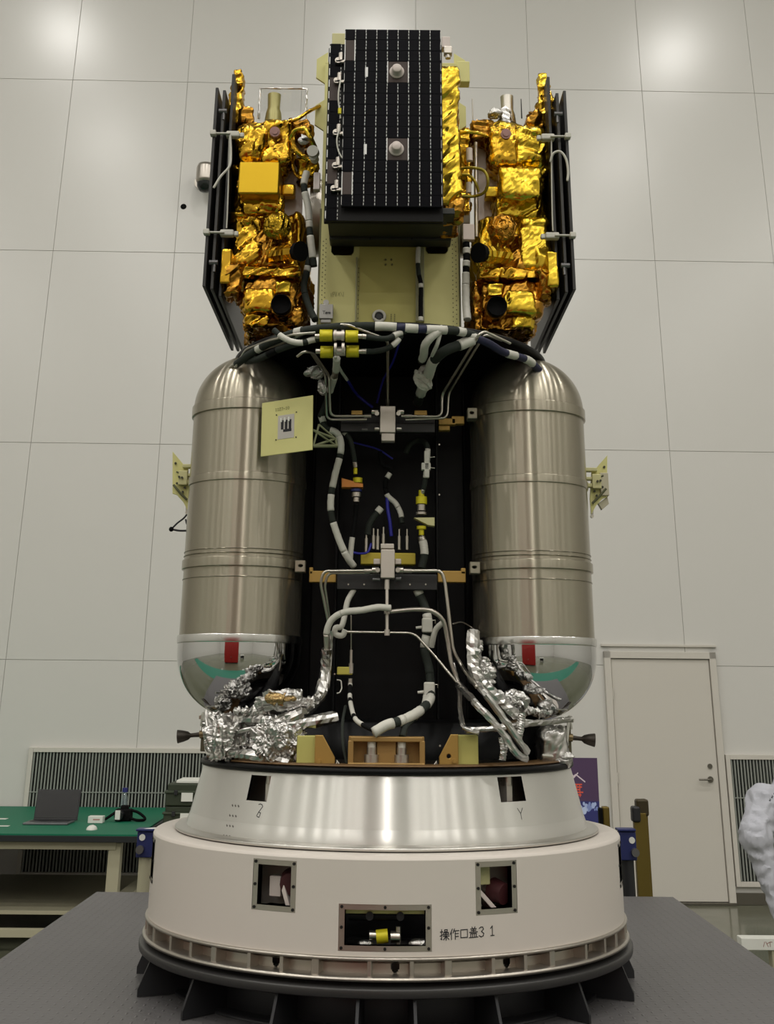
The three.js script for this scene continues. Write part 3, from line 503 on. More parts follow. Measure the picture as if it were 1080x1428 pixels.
// ---------------------------------------------------------------- valves and metal pipes
const tube = (pts, r = 0.0042, bend = 0.022) => sweep(bent(pts, bend), r, 9);
const hex = (c, axis, r, h) => disc(c, axis, r, h, 6);
{
  const v = thing('valve_block', 'pale metal valve block with pipes bending up to the deck', 'valve', [-0.0068,2.7413,0.25]);
  part(v, 'body', [front([-0.0336,2.7651,0.275], [0.0189,2.8561,0.275], 0.04, 0.003), front([-0.0285,2.7371,0.27], [0.017,2.7642,0.27], 0.035, 0.003)], M.valve);
  part(v, 'hex_fitting', [hex([-0.0513,2.8369,0.27], [1, 0, 0], 0.011, 0.022), hex([-0.0439,2.8274,0.28], [0, 0, 1], 0.008, 0.012)], M.steel); part(v, 'hex_fitting', [hex([0.036,2.8377,0.27], [1, 0, 0], 0.011, 0.022), hex([0.0286,2.828,0.28], [0, 0, 1], 0.008, 0.012)], M.steel);
  part(v, 'side_port', [disc([-0.0435,2.7803,0.26], [1, 0, 0], 0.006, 0.016), disc([0.0315,2.781,0.26], [1, 0, 0], 0.006, 0.016)], M.steel); part(v, 'side_port', [disc([-0.0851,2.7838,0.23], [1, 0, 0], 0.0065, 0.02), disc([0.0566,2.7868,0.21], [1, 0.4, 0], 0.009, 0.022)], M.ringGrey);
  part(v, 'top_nut', hex([-0.0079,2.8741,0.25], [0, 1, 0], 0.007, 0.02), M.steel);
  part(v, 'pipe', tube([[-0.0078,2.8617,0.25], [-0.0101,2.9938,0.5984], [-0.1399,3.0382,0.62], [-0.2379,3.0405,0.57], [-0.3204,3.0219,0.5], [-0.4687,3.0195,0.33], [-0.5282,3.0026,0.27], [-0.5901,2.9797,0.2]], 0.0048), M.steel);
  part(v, 'pipe', tube([[-0.5274,2.9846,0.29], [-0.4901,3.0316,0.34], [-0.4014,3.0279,0.46], [-0.3069,3.0214,0.56], [-0.2408,3.0179,0.59]], 0.0042), M.steel);
  part(v, 'pipe', tube([[-0.4992,3.0021,0.31], [-0.4543,3.0281,0.38], [-0.3784,3.0272,0.48], [-0.3321,3.0203,0.53]], 0.0036), M.ringGrey);
  part(v, 'pipe', tube([[-0.0681,2.822,0.27], [-0.2013,2.8209,0.27], [-0.2048,2.9369,0.3694], [-0.2495,2.9685,0.5295], [-0.2767,2.9618,0.57], [-0.299,2.9533,0.54]], 0.0046), M.steel);
  part(v, 'pipe', tube([[-0.0776,2.8097,0.27], [-0.2136,2.8107,0.26], [-0.2177,2.9433,0.3538], [-0.2584,2.9768,0.4995]], 0.0042), M.steel);
  part(v, 'pipe', tube([[0.0385,2.823,0.27], [0.1741,2.8217,0.27], [0.1777,2.901,0.2593], [0.2828,3.0273,0.55], [0.3024,3.0424,0.54], [0.3922,3.0225,0.47]], 0.0046), M.steel);
  part(v, 'pipe', tube([[0.0532,2.813,0.26], [0.1945,2.8214,0.25], [0.2007,2.908,0.2411], [0.3039,3.0387,0.52], [0.3653,3.0349,0.46]], 0.0042), M.steel);
  for (const q of [[-0.0754,2.822,0.27], [0.0627,2.8232,0.27]]) part(v, 'gland', hex(q, [1, 0, 0], 0.007, 0.024), M.machined);
}
{
  const v = thing('valve_block', 'pale metal valve block with pipes bending down over the lower bay', 'valve', [-0.0033,2.2946,0.26]);
  part(v, 'body', [front([-0.0264,2.2922,0.285], [0.0191,2.3822,0.285], 0.04, 0.003), front([-0.0273,2.3847,0.28], [0.0167,2.4009,0.28], 0.035, 0.003)], M.valve);
  part(v, 'side_web', [front([-0.0501,2.3369,0.26], [-0.0271,2.3551,0.26], 0.02), front([0.0196,2.3375,0.26], [0.0404,2.3557,0.26], 0.02)], M.valve);
  part(v, 'hex_fitting', [hex([-0.0428,2.3175,0.275], [1, 0, 0], 0.012, 0.022), hex([-0.0358,2.3162,0.29], [0, 0, 1], 0.008, 0.012)], M.steel); part(v, 'hex_fitting', [hex([0.0357,2.3182,0.275], [1, 0, 0], 0.012, 0.022), hex([0.0286,2.3167,0.29], [0, 0, 1], 0.008, 0.012)], M.steel);
  part(v, 'side_port', [disc([-0.0402,2.289,0.27], [1, 0, 0], 0.005, 0.024), disc([0.0313,2.2918,0.27], [1, 0, 0], 0.007, 0.016)], M.ringGrey);
  part(v, 'lower_nut', [hex([-0.0055,2.2737,0.27], [0, 1, 0], 0.009, 0.03)], M.valve);
  part(v, 'pipe', tube([[-0.0613,2.3151,0.275], [-0.2091,2.3139,0.275], [-0.2199,2.2786,0.27], [-0.1906,2.149,0.23], [-0.1914,2.0241,0.19]], 0.0048), M.steel);
  part(v, 'pipe', tube([[-0.0613,2.3094,0.265], [-0.1955,2.3082,0.265], [-0.2064,2.2728,0.26], [-0.1869,2.1501,0.21]], 0.0044), M.steel);
  part(v, 'pipe', tube([[0.0542,2.3161,0.275], [0.1697,2.3171,0.275], [0.181,2.2815,0.275], [0.2036,2.0724,0.28], [0.2322,2.0259,0.28], [0.2582,1.9664,0.52]], 0.0058), M.steel);
  part(v, 'down_pipe', [tube([[-0.0055,2.2737,0.27], [-0.0043,2.1176,0.285]], 0.0054), disc([-0.0049,2.1915,0.28], [0, 1, 0], 0.0095, 0.018), hex([-0.0043,2.1262,0.285], [0, 1, 0], 0.0095, 0.018)], M.valve);
  part(v, 'pipe', tube([[-0.1311,2.1273,0.285], [0.0817,2.1248,0.285], [0.1578,2.0441,0.29], [0.2185,1.9731,0.31]], 0.0042), M.steel);
  for (const q of [[-0.0659,2.3151,0.275], [0.0611,2.3162,0.275]]) part(v, 'gland', hex(q, [1, 0, 0], 0.008, 0.026), M.machined);
}
// ---------------------------------------------------------------- wrapped cables
const WRAP = { g: ['sleeve', M.green], w: ['tape_wrap', M.tape], b: ['sleeve', M.navy], k: ['sleeve', M.blackMatt], s: ['metal_fitting', M.steel], u: ['blue_wire', M.blueWire], p: ['braid', M.machined] };
function cable(label, pts, r, pattern, group) {
  const base = v3(pts[pts.length - 1]).toArray(), o = thing('wire_harness', label, 'cable', base, group), P = smooth(pts, 72), w = pattern.match(/[a-z]\d*/g).map((q) => [q[0], +(q.slice(1) || 1)]), tot = w.reduce((s, q) => s + q[1], 0);
  let at = 0; for (const [k, len] of w) {
    const i0 = Math.round(at / tot * 72), i1 = Math.round((at + len) / tot * 72); at += len; if (i1 <= i0) continue;
    const f = k === 'w' ? 1.08 : 1; part(o, WRAP[k][0], sweep(P.slice(i0, i1 + 1), (t, j, i) => r * f * (0.97 + 0.08 * hash(i, j, r * 1e3)), 9), WRAP[k][1]);
  }
  return o;
}
cable('thick dark green harness with white tape bands along the front rim of the black deck', [[-0.5266,2.9948,0.28], [-0.4653,3.0137,0.36], [-0.3769,3.0277,0.47], [-0.2896,3.0341,0.55], [-0.1723,3.0345,0.6], [-0.0355,3.0351,0.61], [0.1013,3.0298,0.6], [0.2177,3.0357,0.56], [0.2867,3.0347,0.5]], 0.0135, 'g4w1g5w1g4g3w2b1w1b1w2g1w1g2');
cable('navy harness with white bands curving over the top of the bare tank', [[0.2542,3.0305,0.53], [0.3144,3.0156,0.5], [0.3653,3.0011,0.45], [0.4248,3.0038,0.38], [0.4701,3.0056,0.32], [0.5123,2.9919,0.25]], 0.013, 'w1b5w2b2w2b2');
cable('white taped harness drooping from the deck rim beside the yellow connectors', [[-0.3765,3.0351,0.56], [-0.347,3.0085,0.57], [-0.319,2.9945,0.57], [-0.2822,2.9901,0.57], [-0.2506,3.0003,0.5684], [-0.2135,3.0022,0.5796]], 0.009, 'g2w6g1w2g2');
cable('dark green harness running under the deck rim above the plated tank', [[-0.4904,2.9999,0.3], [-0.438,2.9886,0.38], [-0.3593,2.9986,0.47], [-0.2784,3.0064,0.53], [-0.2072,3.0098,0.57]], 0.0115, 'g3k1g4');
cable('short dark harness from the upper yellow connector pair', [[-0.0916,2.9986,0.62], [-0.0577,2.9942,0.6199], [-0.0124,2.9923,0.6196], [0.0192,3.0096,0.61], [0.0466,3.0222,0.6]], 0.009, 's1g6w2g1');
cable('short dark harness from the lower yellow connector pair', [[-0.0916,2.959,0.5859], [-0.053,2.9593,0.5859], [-0.0122,2.9659,0.5974], [0.0149,2.983,0.604], [0.033,3.0079,0.6]], 0.009, 's1g6w2g1');
cable('white ribbed harness branch hanging from the deck rim', [[0.1661,3.0388,0.58], [0.1335,3.0118,0.59], [0.1112,2.9887,0.5707], [0.1067,2.9716,0.4954], [0.1015,2.9704,0.4377]], 0.0125, 'w9g1');
cable('thick white taped harness branch with lumpy wrapping below the deck rim', [[0.2663,3.019,0.52], [0.2306,3.0012,0.5307], [0.1767,2.9769,0.539], [0.1417,2.9585,0.4919], [0.1269,2.9386,0.3838], [0.1072,2.9132,0.2476], [0.0967,2.8889,0.18]], 0.0165, 'w2g4w6w4g2');
cable('thin white tail beside the lumpy harness branch', [[0.1568,3.0197,0.58], [0.1478,2.989,0.5707], [0.1339,2.9663,0.5154]], 0.006, 'w1');
{
  const o = thing('tape_lump', 'crumpled white tape lump around the harness branch under the deck', 'tape', [0.1214,2.9243,0.2641]); part(o, 'wrap', foilBlob([0.1178,2.9345,0.3707], 0.026, 0.045, 0.022, 0.012, 21, 4), M.tape);
}
cable('white and dark green harness beside the tank on the fin of the bay', [[-0.235,2.8294,0.23], [-0.2167,2.7876,0.23], [-0.1798,2.7707,0.23], [-0.1642,2.7268,0.23], [-0.1836,2.6253,0.23], [-0.1941,2.5634,0.23], [-0.1925,2.5022,0.23], [-0.1624,2.4132,0.22], [-0.1381,2.3662,0.21], [-0.1144,2.3363,0.19]], 0.0105, 'w1g2w2w3g1w5g1w3g2w5w3');
cable('dark green harness falling onto the orange bracket', [[-0.1613,2.7849,0.21], [-0.1362,2.7555,0.21], [-0.1234,2.7086,0.2], [-0.1155,2.6618,0.19]], 0.0085, 'w1g5s1');
cable('dark cable with white end below the orange bracket', [[-0.1109,2.5417,0.19], [-0.1129,2.5052,0.18], [-0.1192,2.4533,0.18], [-0.1254,2.4019,0.18], [-0.1291,2.3464,0.18]], 0.0085, 'k4w3');
cable('dark green harness looping over to the white connector in the upper bay', [[0.0557,2.7225,0.135], [0.0705,2.7525,0.135], [0.1003,2.7678,0.135], [0.1264,2.7461,0.17], [0.1305,2.7127,0.19]], 0.0095, 'g1');
cable('white sleeved harness hanging beside the fin above the cream bracket', [[0.1302,2.7255,0.2], [0.1276,2.6791,0.2], [0.1225,2.6331,0.2], [0.1179,2.601,0.19], [0.1085,2.5737,0.18]], 0.0085, 'w5g2s1');
cable('white and green harness dropping from the cream bracket to the cross beam', [[0.1082,2.4365,0.18], [0.1153,2.4086,0.18], [0.1176,2.3761,0.18], [0.108,2.3346,0.18]], 0.0125, 's1w3g3');
cable('pale harness coming out of the dark at the middle of the bay', [[-0.0336,2.7267,0.135], [-0.0232,2.6822,0.135], [0.0065,2.6677,0.135], [-0.0128,2.6234,0.135], [-0.0076,2.5797,0.135], [0.0219,2.551,0.135], [0.0392,2.5175,0.135], [0.0442,2.4841,0.135]], 0.0085, 'k5w1k2k1w3w2g1');
cable('blue wire bundle rising from the yellow manifold', [[-0.0075,2.5749,0.135], [-0.0047,2.5315,0.135], [0.0029,2.4885,0.135], [0.0081,2.4411,0.135]], 0.006, 'u1');
cable('dark green harness fanning into the yellow manifold', [[-0.0267,2.5361,0.135], [-0.0459,2.512,0.135], [-0.065,2.4831,0.135], [-0.0717,2.4451,0.135]], 0.011, 'w1g4');
cable('thin blue wire crossing the top of the bay', [[-0.1383,2.7607,0.135], [-0.0959,2.751,0.135], [-0.0386,2.7341,0.135], [0.0112,2.7023,0.135]], 0.003, 'u1');
cable('long blue wire hanging under the deck behind the upper valve', [[0.0281,3.0291,0.444], [0.008,2.9989,0.3109], [-0.0259,2.9625,0.1868], [-0.0454,2.8981,0.135]], 0.0035, 'u1');
cable('white lacing strap trailing into a thin blue wire under the yellow connectors', [[-0.1782,2.9581,0.5179], [-0.1687,2.954,0.3895], [-0.1437,2.945,0.2521], [-0.1111,2.9218,0.1409], [-0.0603,2.8826,0.135]], 0.005, 'w5u4');
cable('white plaited harness bunch under the yellow connectors', [[-0.1738,2.9555,0.51], [-0.1825,2.9384,0.3926], [-0.2002,2.914,0.2941], [-0.2157,2.8747,0.25], [-0.2373,2.8245,0.23]], 0.011, 'w2p1w2g2');
cable('white braided cable hooking round below the lower cross beam', [[-0.1124,2.2612,0.22], [-0.1323,2.2246,0.23], [-0.1404,2.1796,0.24], [-0.1508,2.144,0.25], [-0.1686,2.139,0.26], [-0.1682,2.1217,0.26], [-0.1453,2.1175,0.26], [-0.1365,2.1349,0.26]], 0.0085, 'w1');
cable('white wrapped pipe bundle arching across the bay', [[0.0064,2.1991,0.3], [-0.0322,2.2003,0.31], [-0.0842,2.1912,0.31], [-0.1406,2.1842,0.31], [-0.1789,2.1628,0.3], [-0.1943,2.1287,0.29], [-0.1938,2.0759,0.27], [-0.203,2.0126,0.23], [-0.2205,1.9551,0.2105]], 0.0095, 'w6w3p2p5');
cable('thin silver lines arching across the bay to the bare tank side', [[0.0065,2.1882,0.3], [0.0856,2.1948,0.31], [0.1354,2.1908,0.31], [0.1718,2.1636,0.3], [0.1854,2.1104,0.29], [0.1981,2.036,0.29], [0.2191,1.9731,0.3], [0.2154,1.9023,0.4174], [0.2192,1.8603,0.4819]], 0.0068, 'p1');
cable('thick dark green harness with white clamps curving down to the gold frame', [[0.0929,2.2637,0.21], [0.1068,2.2347,0.21], [0.1204,2.2007,0.22], [0.1267,2.1451,0.23], [0.115,2.0797,0.23], [0.1285,2.026,0.23], [0.1339,1.9726,0.26], [0.1285,1.9311,0.3407], [0.0931,1.8974,0.4262], [0.039,1.8726,0.4891], [-0.007,1.8592,0.5119], [-0.042,1.8401,0.524]], 0.0135, 'w1g3w1g2w2g4g5w3g2w4w1g1w3');
cable('second green and white harness tucked behind the big one above the gold frame', [[0.1222,1.9516,0.2709], [0.1101,1.9108,0.365], [0.0779,1.8817,0.44], [0.0517,1.8589,0.4819], [0.0411,1.8285,0.4996]], 0.0105, 'w3w1g2');
cable('white side branch of the green harness in the lower bay', [[0.1737,2.1593,0.26], [0.1511,2.1378,0.25], [0.1422,2.1077,0.24], [0.1379,2.0864,0.23]], 0.0085, 'w1');
cable('black cable with white ferrules hanging from the small yellow block', [[-0.1182,1.9813,0.2393], [-0.1183,1.9434,0.2921], [-0.1114,1.909,0.365], [-0.0936,1.8727,0.4554], [-0.0696,1.8582,0.4919], [-0.0442,1.8475,0.5169]], 0.0065, 'w1k2w1k1w4k1w2k2');
cable('thin bright wire dropping to the small yellow block', [[-0.1191,2.1786,0.26], [-0.1185,2.1312,0.25], [-0.1179,2.0713,0.23]], 0.0022, 'p1');
cable('dark cable down the inner corner of the bay', [[-0.1296,1.9086,0.335], [-0.1338,1.8605,0.4459], [-0.1291,1.8038,0.49], [-0.1174,1.7568,0.5]], 0.0045, 'g1');
cable('loose thin grey wire beside the foil of the bare tank', [[0.2073,2.1567,0.23], [0.2405,2.164,0.18], [0.2727,2.1502,0.15], [0.2676,2.1108,0.4]], 0.0022, 'p1');
{
  const o = thing('foil_scrap', 'dark silver foil strip tucked between the plated tank and the upper bay', 'foil', [-0.2335,2.8998,0.3]); part(o, 'foil', [foilBlob([-0.2521,2.9465,0.34], 0.03, 0.02, 0.02, 0.012, 24), foilBlob([-0.2273,2.9049,0.33], 0.016, 0.03, 0.016, 0.01, 25)], M.silverFoil);
}
// ---------------------------------------------------------------- connectors and small fittings
function round_part(c, axis, r, parent) {                                   // yellow knurled coupling with its cable end
  part(parent, 'coupling', sweep([0, 1, 2, 3].map((i) => v3(c).clone().addScaledVector(v3(axis), (i - 1.5) * r * 0.7)), (t, j) => r * (j % 2 ? 1 : 0.86), 16), M.yellow, 'yellow knurled coupling');
}
for (const [y, label] of [[468, 'upper pair of yellow couplings on the deck rim, joined by a grey body'], [491, 'lower pair of yellow couplings on the deck rim, joined by a grey body']]) {
  const at = (x) => y === 468 ? { 456: [-0.2047,2.9999,0.62], 490: [-0.1233,2.9983,0.62], 473: [-0.164,3.0002,0.62], 444: [-0.2295,2.9973,0.62], 502: [-0.0984,2.9985,0.62] }[x] : { 456: [-0.203,2.9565,0.5828], 490: [-0.1211,2.9587,0.5859], 473: [-0.162,2.9583,0.5859], 444: [-0.2279,2.9577,0.5859], 502: [-0.0984,2.9589,0.5859] }[x];
  const o = thing('coupling_pair', label, 'connector', at(473)); round_part(at(456), [1, 0, 0], 0.019, o); round_part(at(490), [1, 0, 0], 0.019, o);
  part(o, 'body', [disc(at(473), [1, 0, 0], 0.0145, 0.035), disc([at(473)[0] - 0.012, at(473)[1], 0.62], [1, 0, 0], 0.018, 0.008), disc([at(473)[0] + 0.012, at(473)[1], 0.62], [1, 0, 0], 0.018, 0.008)], M.valve); for (const q of [444, 502]) part(o, 'stem', disc(at(q), [1, 0, 0], 0.008, 0.02), M.steel);
}
const wedge = (pts, depth) => { const sh = new THREE.Shape(pts.map((p) => new THREE.Vector2(p[0], p[1]))); const g = new THREE.ExtrudeGeometry(sh, { depth, bevelEnabled: true, bevelSize: 0.001, bevelThickness: 0.001, bevelSegments: 1 }); g.translate(0, 0, pts[0][2] - depth); return g; };
{
  const o = thing('connector_bracket', 'orange wedge bracket holding a yellow connector in the bay', 'bracket', [-0.1283,2.5701,0.19]);
  part(o, 'wedge', wedge([[-0.1605,2.6234,0.2], [-0.1599,2.5946,0.2], [-0.0899,2.5952,0.2], [-0.0901,2.6048,0.2]], 0.04), M.orange);
  part(o, 'connector', [disc([-0.1152,2.6497,0.19], [0, 1, 0], 0.007, 0.02), disc([-0.1074,2.6183,0.19], [0, 1, 0], 0.016, 0.016)], M.yellow); part(o, 'blue_ring', disc([-0.1117,2.5846,0.19], [0, 1, 0], 0.019, 0.008), M.bluePaint); part(o, 'nut', [disc([-0.1114,2.5703,0.19], [0, 1, 0], 0.016, 0.014), disc([-0.1111,2.5536,0.19], [0, 1, 0], 0.011, 0.014)], M.machined);
}
{
  const o = thing('connector_bracket', 'cream wedge bracket with stacked yellow connectors in the bay', 'bracket', [0.113,2.4435,0.18]);
  part(o, 'wedge', wedge([[0.084,2.496,0.19], [0.1512,2.4966,0.19], [0.151,2.4707,0.19], [0.1319,2.4729,0.19]], 0.035), M.primerPale);
  part(o, 'connector', [disc([0.1085,2.5785,0.18], [0, 1, 0], 0.01, 0.02), disc([0.1084,2.5546,0.18], [0, 1, 0], 0.019, 0.024)], M.yellow); part(o, 'nut', [disc([0.1084,2.5308,0.18], [0, 1, 0], 0.014, 0.02), disc([0.1083,2.5118,0.18], [0, 1, 0], 0.018, 0.008)], M.machined); part(o, 'lower_connector', [disc([0.1082,2.4646,0.18], [0, 1, 0], 0.016, 0.01), disc([0.1082,2.4505,0.18], [0, 1, 0], 0.009, 0.02)], M.yellow);
}
{
  const o = thing('white_clip', 'white plastic harness clip with pins beside the fin of the bay', 'clip', [0.127,2.6218,0.21]);
  part(o, 'clip', [front([0.1076,2.652,0.215], [0.1391,2.6765,0.215], 0.02), front([0.1172,2.6257,0.215], [0.1345,2.7177,0.215], 0.018)], M.tape); part(o, 'pin', [rod([0.137,2.6944,0.21], [0.154,2.6969,0.21], 0.002), rod([0.1368,2.6604,0.21], [0.1538,2.6582,0.21], 0.002)], M.steel);
}
for (const [c, label] of [[[0.1241,2.1511,0.24], 'white square harness clamp below the lower valve'], [[0.1279,1.9578,0.3005], 'white square harness clamp above the gold frame']]) {
  const o = thing('harness_clamp', label, 'clamp', c); part(o, 'block', rb(0.034, 0.045, 0.03, 0.005, c[0], c[1], c[2]), M.tape); part(o, 'tail', [rod([c[0] - 0.017, c[1] - 0.006, c[2]], [c[0] - 0.036, c[1] - 0.008, c[2]], 0.005, 0.004, 8)], M.tape); part(o, 'hook', sweep([[c[0] + 0.015, c[1] + 0.015, c[2]], [c[0] + 0.026, c[1] + 0.016, c[2]], [c[0] + 0.026, c[1] + 0.006, c[2]]], 0.0018, 6), M.steel);
}
{
  const o = thing('manifold', 'yellow manifold block with a row of metal pins behind the lower valve', 'manifold', [-0.0033,2.3496,0.135]);
  part(o, 'block', front([-0.0944,2.3488,0.135], [0.0902,2.3877,0.135], 0.05, 0.004), std(0xb8a63a, 0.5, 0.3));
  for (const x of [[-0.0761,2.4121,0.135], [-0.0521,2.4217,0.135], [-0.0376,2.4195,0.135], [-0.0184,2.4267,0.135], [0.0347,2.4201,0.135], [0.0613,2.4203,0.135]]) part(o, 'pin', [disc(x, [0, 1, 0], 0.006, 0.045), disc([x[0], x[1] + 0.03, x[2]], [0, 1, 0], 0.0035, 0.03)], M.steel);
  part(o, 'wire_loop', sweep(smooth([[-0.1346,2.3879,0.18], [-0.1014,2.38,0.17], [-0.0708,2.387,0.15], [-0.0593,2.4169,0.135]], 16), 0.004, 7), M.blueWire);
}
{
  const o = thing('terminal_block', 'small yellow terminal block on the fin of the lower bay', 'connector', [-0.1344,2.0002,0.2401]);
  part(o, 'block', front([-0.1611,1.9999,0.2501], [-0.1119,2.0237,0.25], 0.03), std(0xb3a84a, 0.5, 0.2)); part(o, 'post', [disc([-0.1172,2.0495,0.24], [0, 1, 0], 0.005, 0.05), disc([-0.1165,2.0195,0.245], [0, 1, 0], 0.008, 0.03), disc([-0.1179,1.9812,0.2493], [0, 1, 0], 0.007, 0.016)], M.machined);
  part(o, 'wire_clip', sweep(bent([[-0.1613,1.9852,0.236], [-0.1476,1.9832,0.2376], [-0.144,1.9599,0.2641], [-0.1497,1.9473,0.2846], [-0.1585,1.9451,0.2883]], 0.006), 0.002, 6), M.tape);
}
// ---------------------------------------------------------------- silver foil wrapping and thrusters round the base ring
function foilLine(label, pts, r, seed, group) { const o = thing('foil_wrapped_pipe', label, 'pipe', v3(pts[pts.length - 1]).toArray(), group); part(o, 'foil', foilTube(pts, r, seed), M.silverFoil); return o; }
foilLine('silver foil wrapped pipe slanting from the tee under the lower valve to the base ring', [[0.2185,1.9731,0.31], [0.2604,1.9141,0.56], [0.3256,1.8476,0.55], [0.371,1.7867,0.53], [0.3986,1.7741,0.5]], 0.0105, 1);
foilLine('silver foil wrapped pipe continuing the thick valve pipe past the mirror dome', [[0.256,1.9948,0.2524], [0.2781,1.9528,0.53], [0.3286,1.8892,0.53], [0.3733,1.828,0.52], [0.4032,1.7894,0.5]], 0.0105, 2);
foilLine('silver foil wrapped pipe hugging the mirror dome of the bare tank', [[0.2591,2.1274,0.4], [0.2566,2.0644,0.42], [0.2634,2.0031,0.43], [0.2935,1.963,0.42], [0.3522,1.9132,0.4], [0.4024,1.8672,0.38]], 0.019, 3);
foilLine('thin foil wrapped line hanging by the fin beside the bare tank', [[0.2031,2.0363,0.28], [0.2187,1.9627,0.3041], [0.2139,1.8927,0.4393], [0.2222,1.855,0.5], [0.2636,1.8418,0.5]], 0.006, 4);
foilLine('flat foil wrapped strip running out under the bare tank', [[0.2271,1.8488,0.4869], [0.314,1.8524,0.45], [0.4044,1.8637,0.4], [0.5037,1.8703,0.3], [0.5753,1.8754,0.22]], 0.009, 5);
foilLine('short upright foil wrapped stub under the bare tank', [[0.3989,1.8939,0.42], [0.3922,1.8545,0.43], [0.3828,1.825,0.43]], 0.012, 6);
foilLine('short upright foil wrapped stub on the ledge by the gold gusset', [[0.3299,1.8308,0.5], [0.3352,1.7984,0.5], [0.3303,1.7698,0.5]], 0.01, 7);
foilLine('silver foil wrapped pipe sweeping down from the arch beside the plated tank', [[-0.1961,2.0758,0.27], [-0.1998,2.0123,0.25], [-0.2101,1.9488,0.2809], [-0.2346,1.9077,0.335], [-0.2739,1.883,0.45], [-0.3267,1.8701,0.42]], 0.016, 8);
foilLine('thin foil wrapped line beside the fin above the gold corner plate', [[-0.182,2.1302,0.26], [-0.1865,2.0231,0.25], [-0.1929,1.9553,0.2705], [-0.2127,1.9182,0.3426], [-0.2449,1.8954,0.48]], 0.009, 9);
foilLine('wide foil wrapped roll under the plated tank', [[-0.1525,1.8793,0.41], [-0.2151,1.8674,0.4326], [-0.2886,1.8591,0.44], [-0.3626,1.8694,0.4], [-0.4608,1.8713,0.33]], 0.017, 10);
foilLine('foil wrapped roll along the ring under the plated tank', [[-0.532,1.7871,0.25], [-0.473,1.7748,0.33], [-0.4007,1.7707,0.4], [-0.3269,1.7616,0.44], [-0.2831,1.7514,0.46]], 0.017, 11);
{
  let o = thing('foil_blanket', 'crumpled silver foil blanket over the mirror dome of the plated tank', 'foil', [-0.2999,1.7989,0.4]);
  part(o, 'foil', [foilBlob([-0.3086,1.9138,0.4], 0.085, 0.022, 0.03, 0.02, 3, 5), foilBlob([-0.3933,1.8905,0.36], 0.07, 0.014, 0.03, 0.016, 4, 5)], M.silverFoil);
  part(o, 'patch', foilBlob([-0.3197,1.9279,0.43], 0.045, 0.014, 0.02, 0.012, 9, 4), std(0xa88f62, 0.25, 1, { side: THREE.DoubleSide }), 'tarnished tan patch of foil');
  o = thing('foil_blanket', 'crumpled silver foil skirt on the base ring below the plated tank', 'foil', [-0.3404,1.7498,0.4]);
  part(o, 'foil', [foilBlob([-0.3203,1.819,0.42], 0.075, 0.06, 0.05, 0.02, 5, 6), foilBlob([-0.4613,1.8138,0.3], 0.09, 0.055, 0.06, 0.022, 6, 6), foilBlob([-0.5412,1.8305,0.2], 0.035, 0.05, 0.05, 0.015, 7, 5)], M.silverFoil);
  o = thing('foil_blanket', 'crumpled silver foil padding on the mirror dome of the bare tank', 'foil', [0.3425,1.8827,0.38]);
  part(o, 'foil', [foilBlob([0.3631,1.9331,0.36], 0.06, 0.022, 0.03, 0.016, 12, 5), foilBlob([0.4497,1.8985,0.3], 0.05, 0.013, 0.03, 0.014, 13, 5), foilBlob([0.2947,1.994,0.36], 0.02, 0.05, 0.03, 0.016, 14, 5), foilBlob([0.2707,2.0781,0.32], 0.012, 0.05, 0.03, 0.012, 15, 5)], M.silverFoil);
  o = thing('foil_box', 'silver foil wrapped box on the base ring under the bare tank', 'box', [0.5253,1.7463,0.2]);
  const a = [0.4758,1.75,0.24], b = [0.5598,1.8467,0.24]; part(o, 'foil', foilBox(a[0], b[0], a[1], b[1], 0.1, 0.24, 0.01, 31, 0.016), M.silverFoil); part(o, 'skirt', foilBlob([0.5455,1.7618,0.22], 0.03, 0.02, 0.04, 0.012, 32, 4), M.silverFoil);
}
function thruster(s) {
  const f = (p) => s < 0 ? p : [-p[0] - 0.008, p[1], p[2]], c = f([-0.593,1.8187,0.1]), n = f([-0.6685,1.8117,0.1]);
  const o = thing('thruster', s < 0 ? 'small dark thruster nozzle sticking out sideways below the plated tank' : 'small dark thruster nozzle sticking out sideways below the bare tank', 'thruster', f([-0.5911,1.7532,0.1])), ax = v3(n).sub(v3(c)).normalize().toArray(), L = v3(n).distanceTo(v3(c));
  part(o, 'nozzle', lathe([[0.008, 0], [0.0065, L * 0.3], [0.0065, L * 0.45], [0.0125, L * 0.55], [0.017, L * 0.75], [0.0205, L], [0.018, L], [0.012, L * 0.7], [0.003, L * 0.55]], 24, v3(c).addScaledVector(v3(ax), 0.005).toArray(), ax), std(0x3a352f, 0.45, 0.7));
  part(o, 'throat', disc(v3(c).addScaledVector(v3(ax), -0.01).toArray(), ax, 0.012, 0.04), std(0x7a6a4c, 0.4, 0.7)); part(o, 'valve_body', [disc(v3(c).addScaledVector(v3(ax), -0.03).toArray(), ax, 0.022, 0.03), front(f([-0.5989,1.7678,0.1]), f([-0.579,1.853,0.1]), 0.05)], std(0x5e5844, 0.5, 0.4));
  part(o, 'bracket', [front(f([-0.6097,1.8634,0.1]), f([-0.5758,1.8766,0.1]), 0.03)], M.steel);
  part(o, 'feed_line', tube([f([-0.5964,1.8448,0.12]), f([-0.5897,1.8921,0.14]), f([-0.5723,1.7614,0.14]), f([-0.4809,1.7734,0.3])], 0.005), M.tape);
}
thruster(-1); thruster(1);
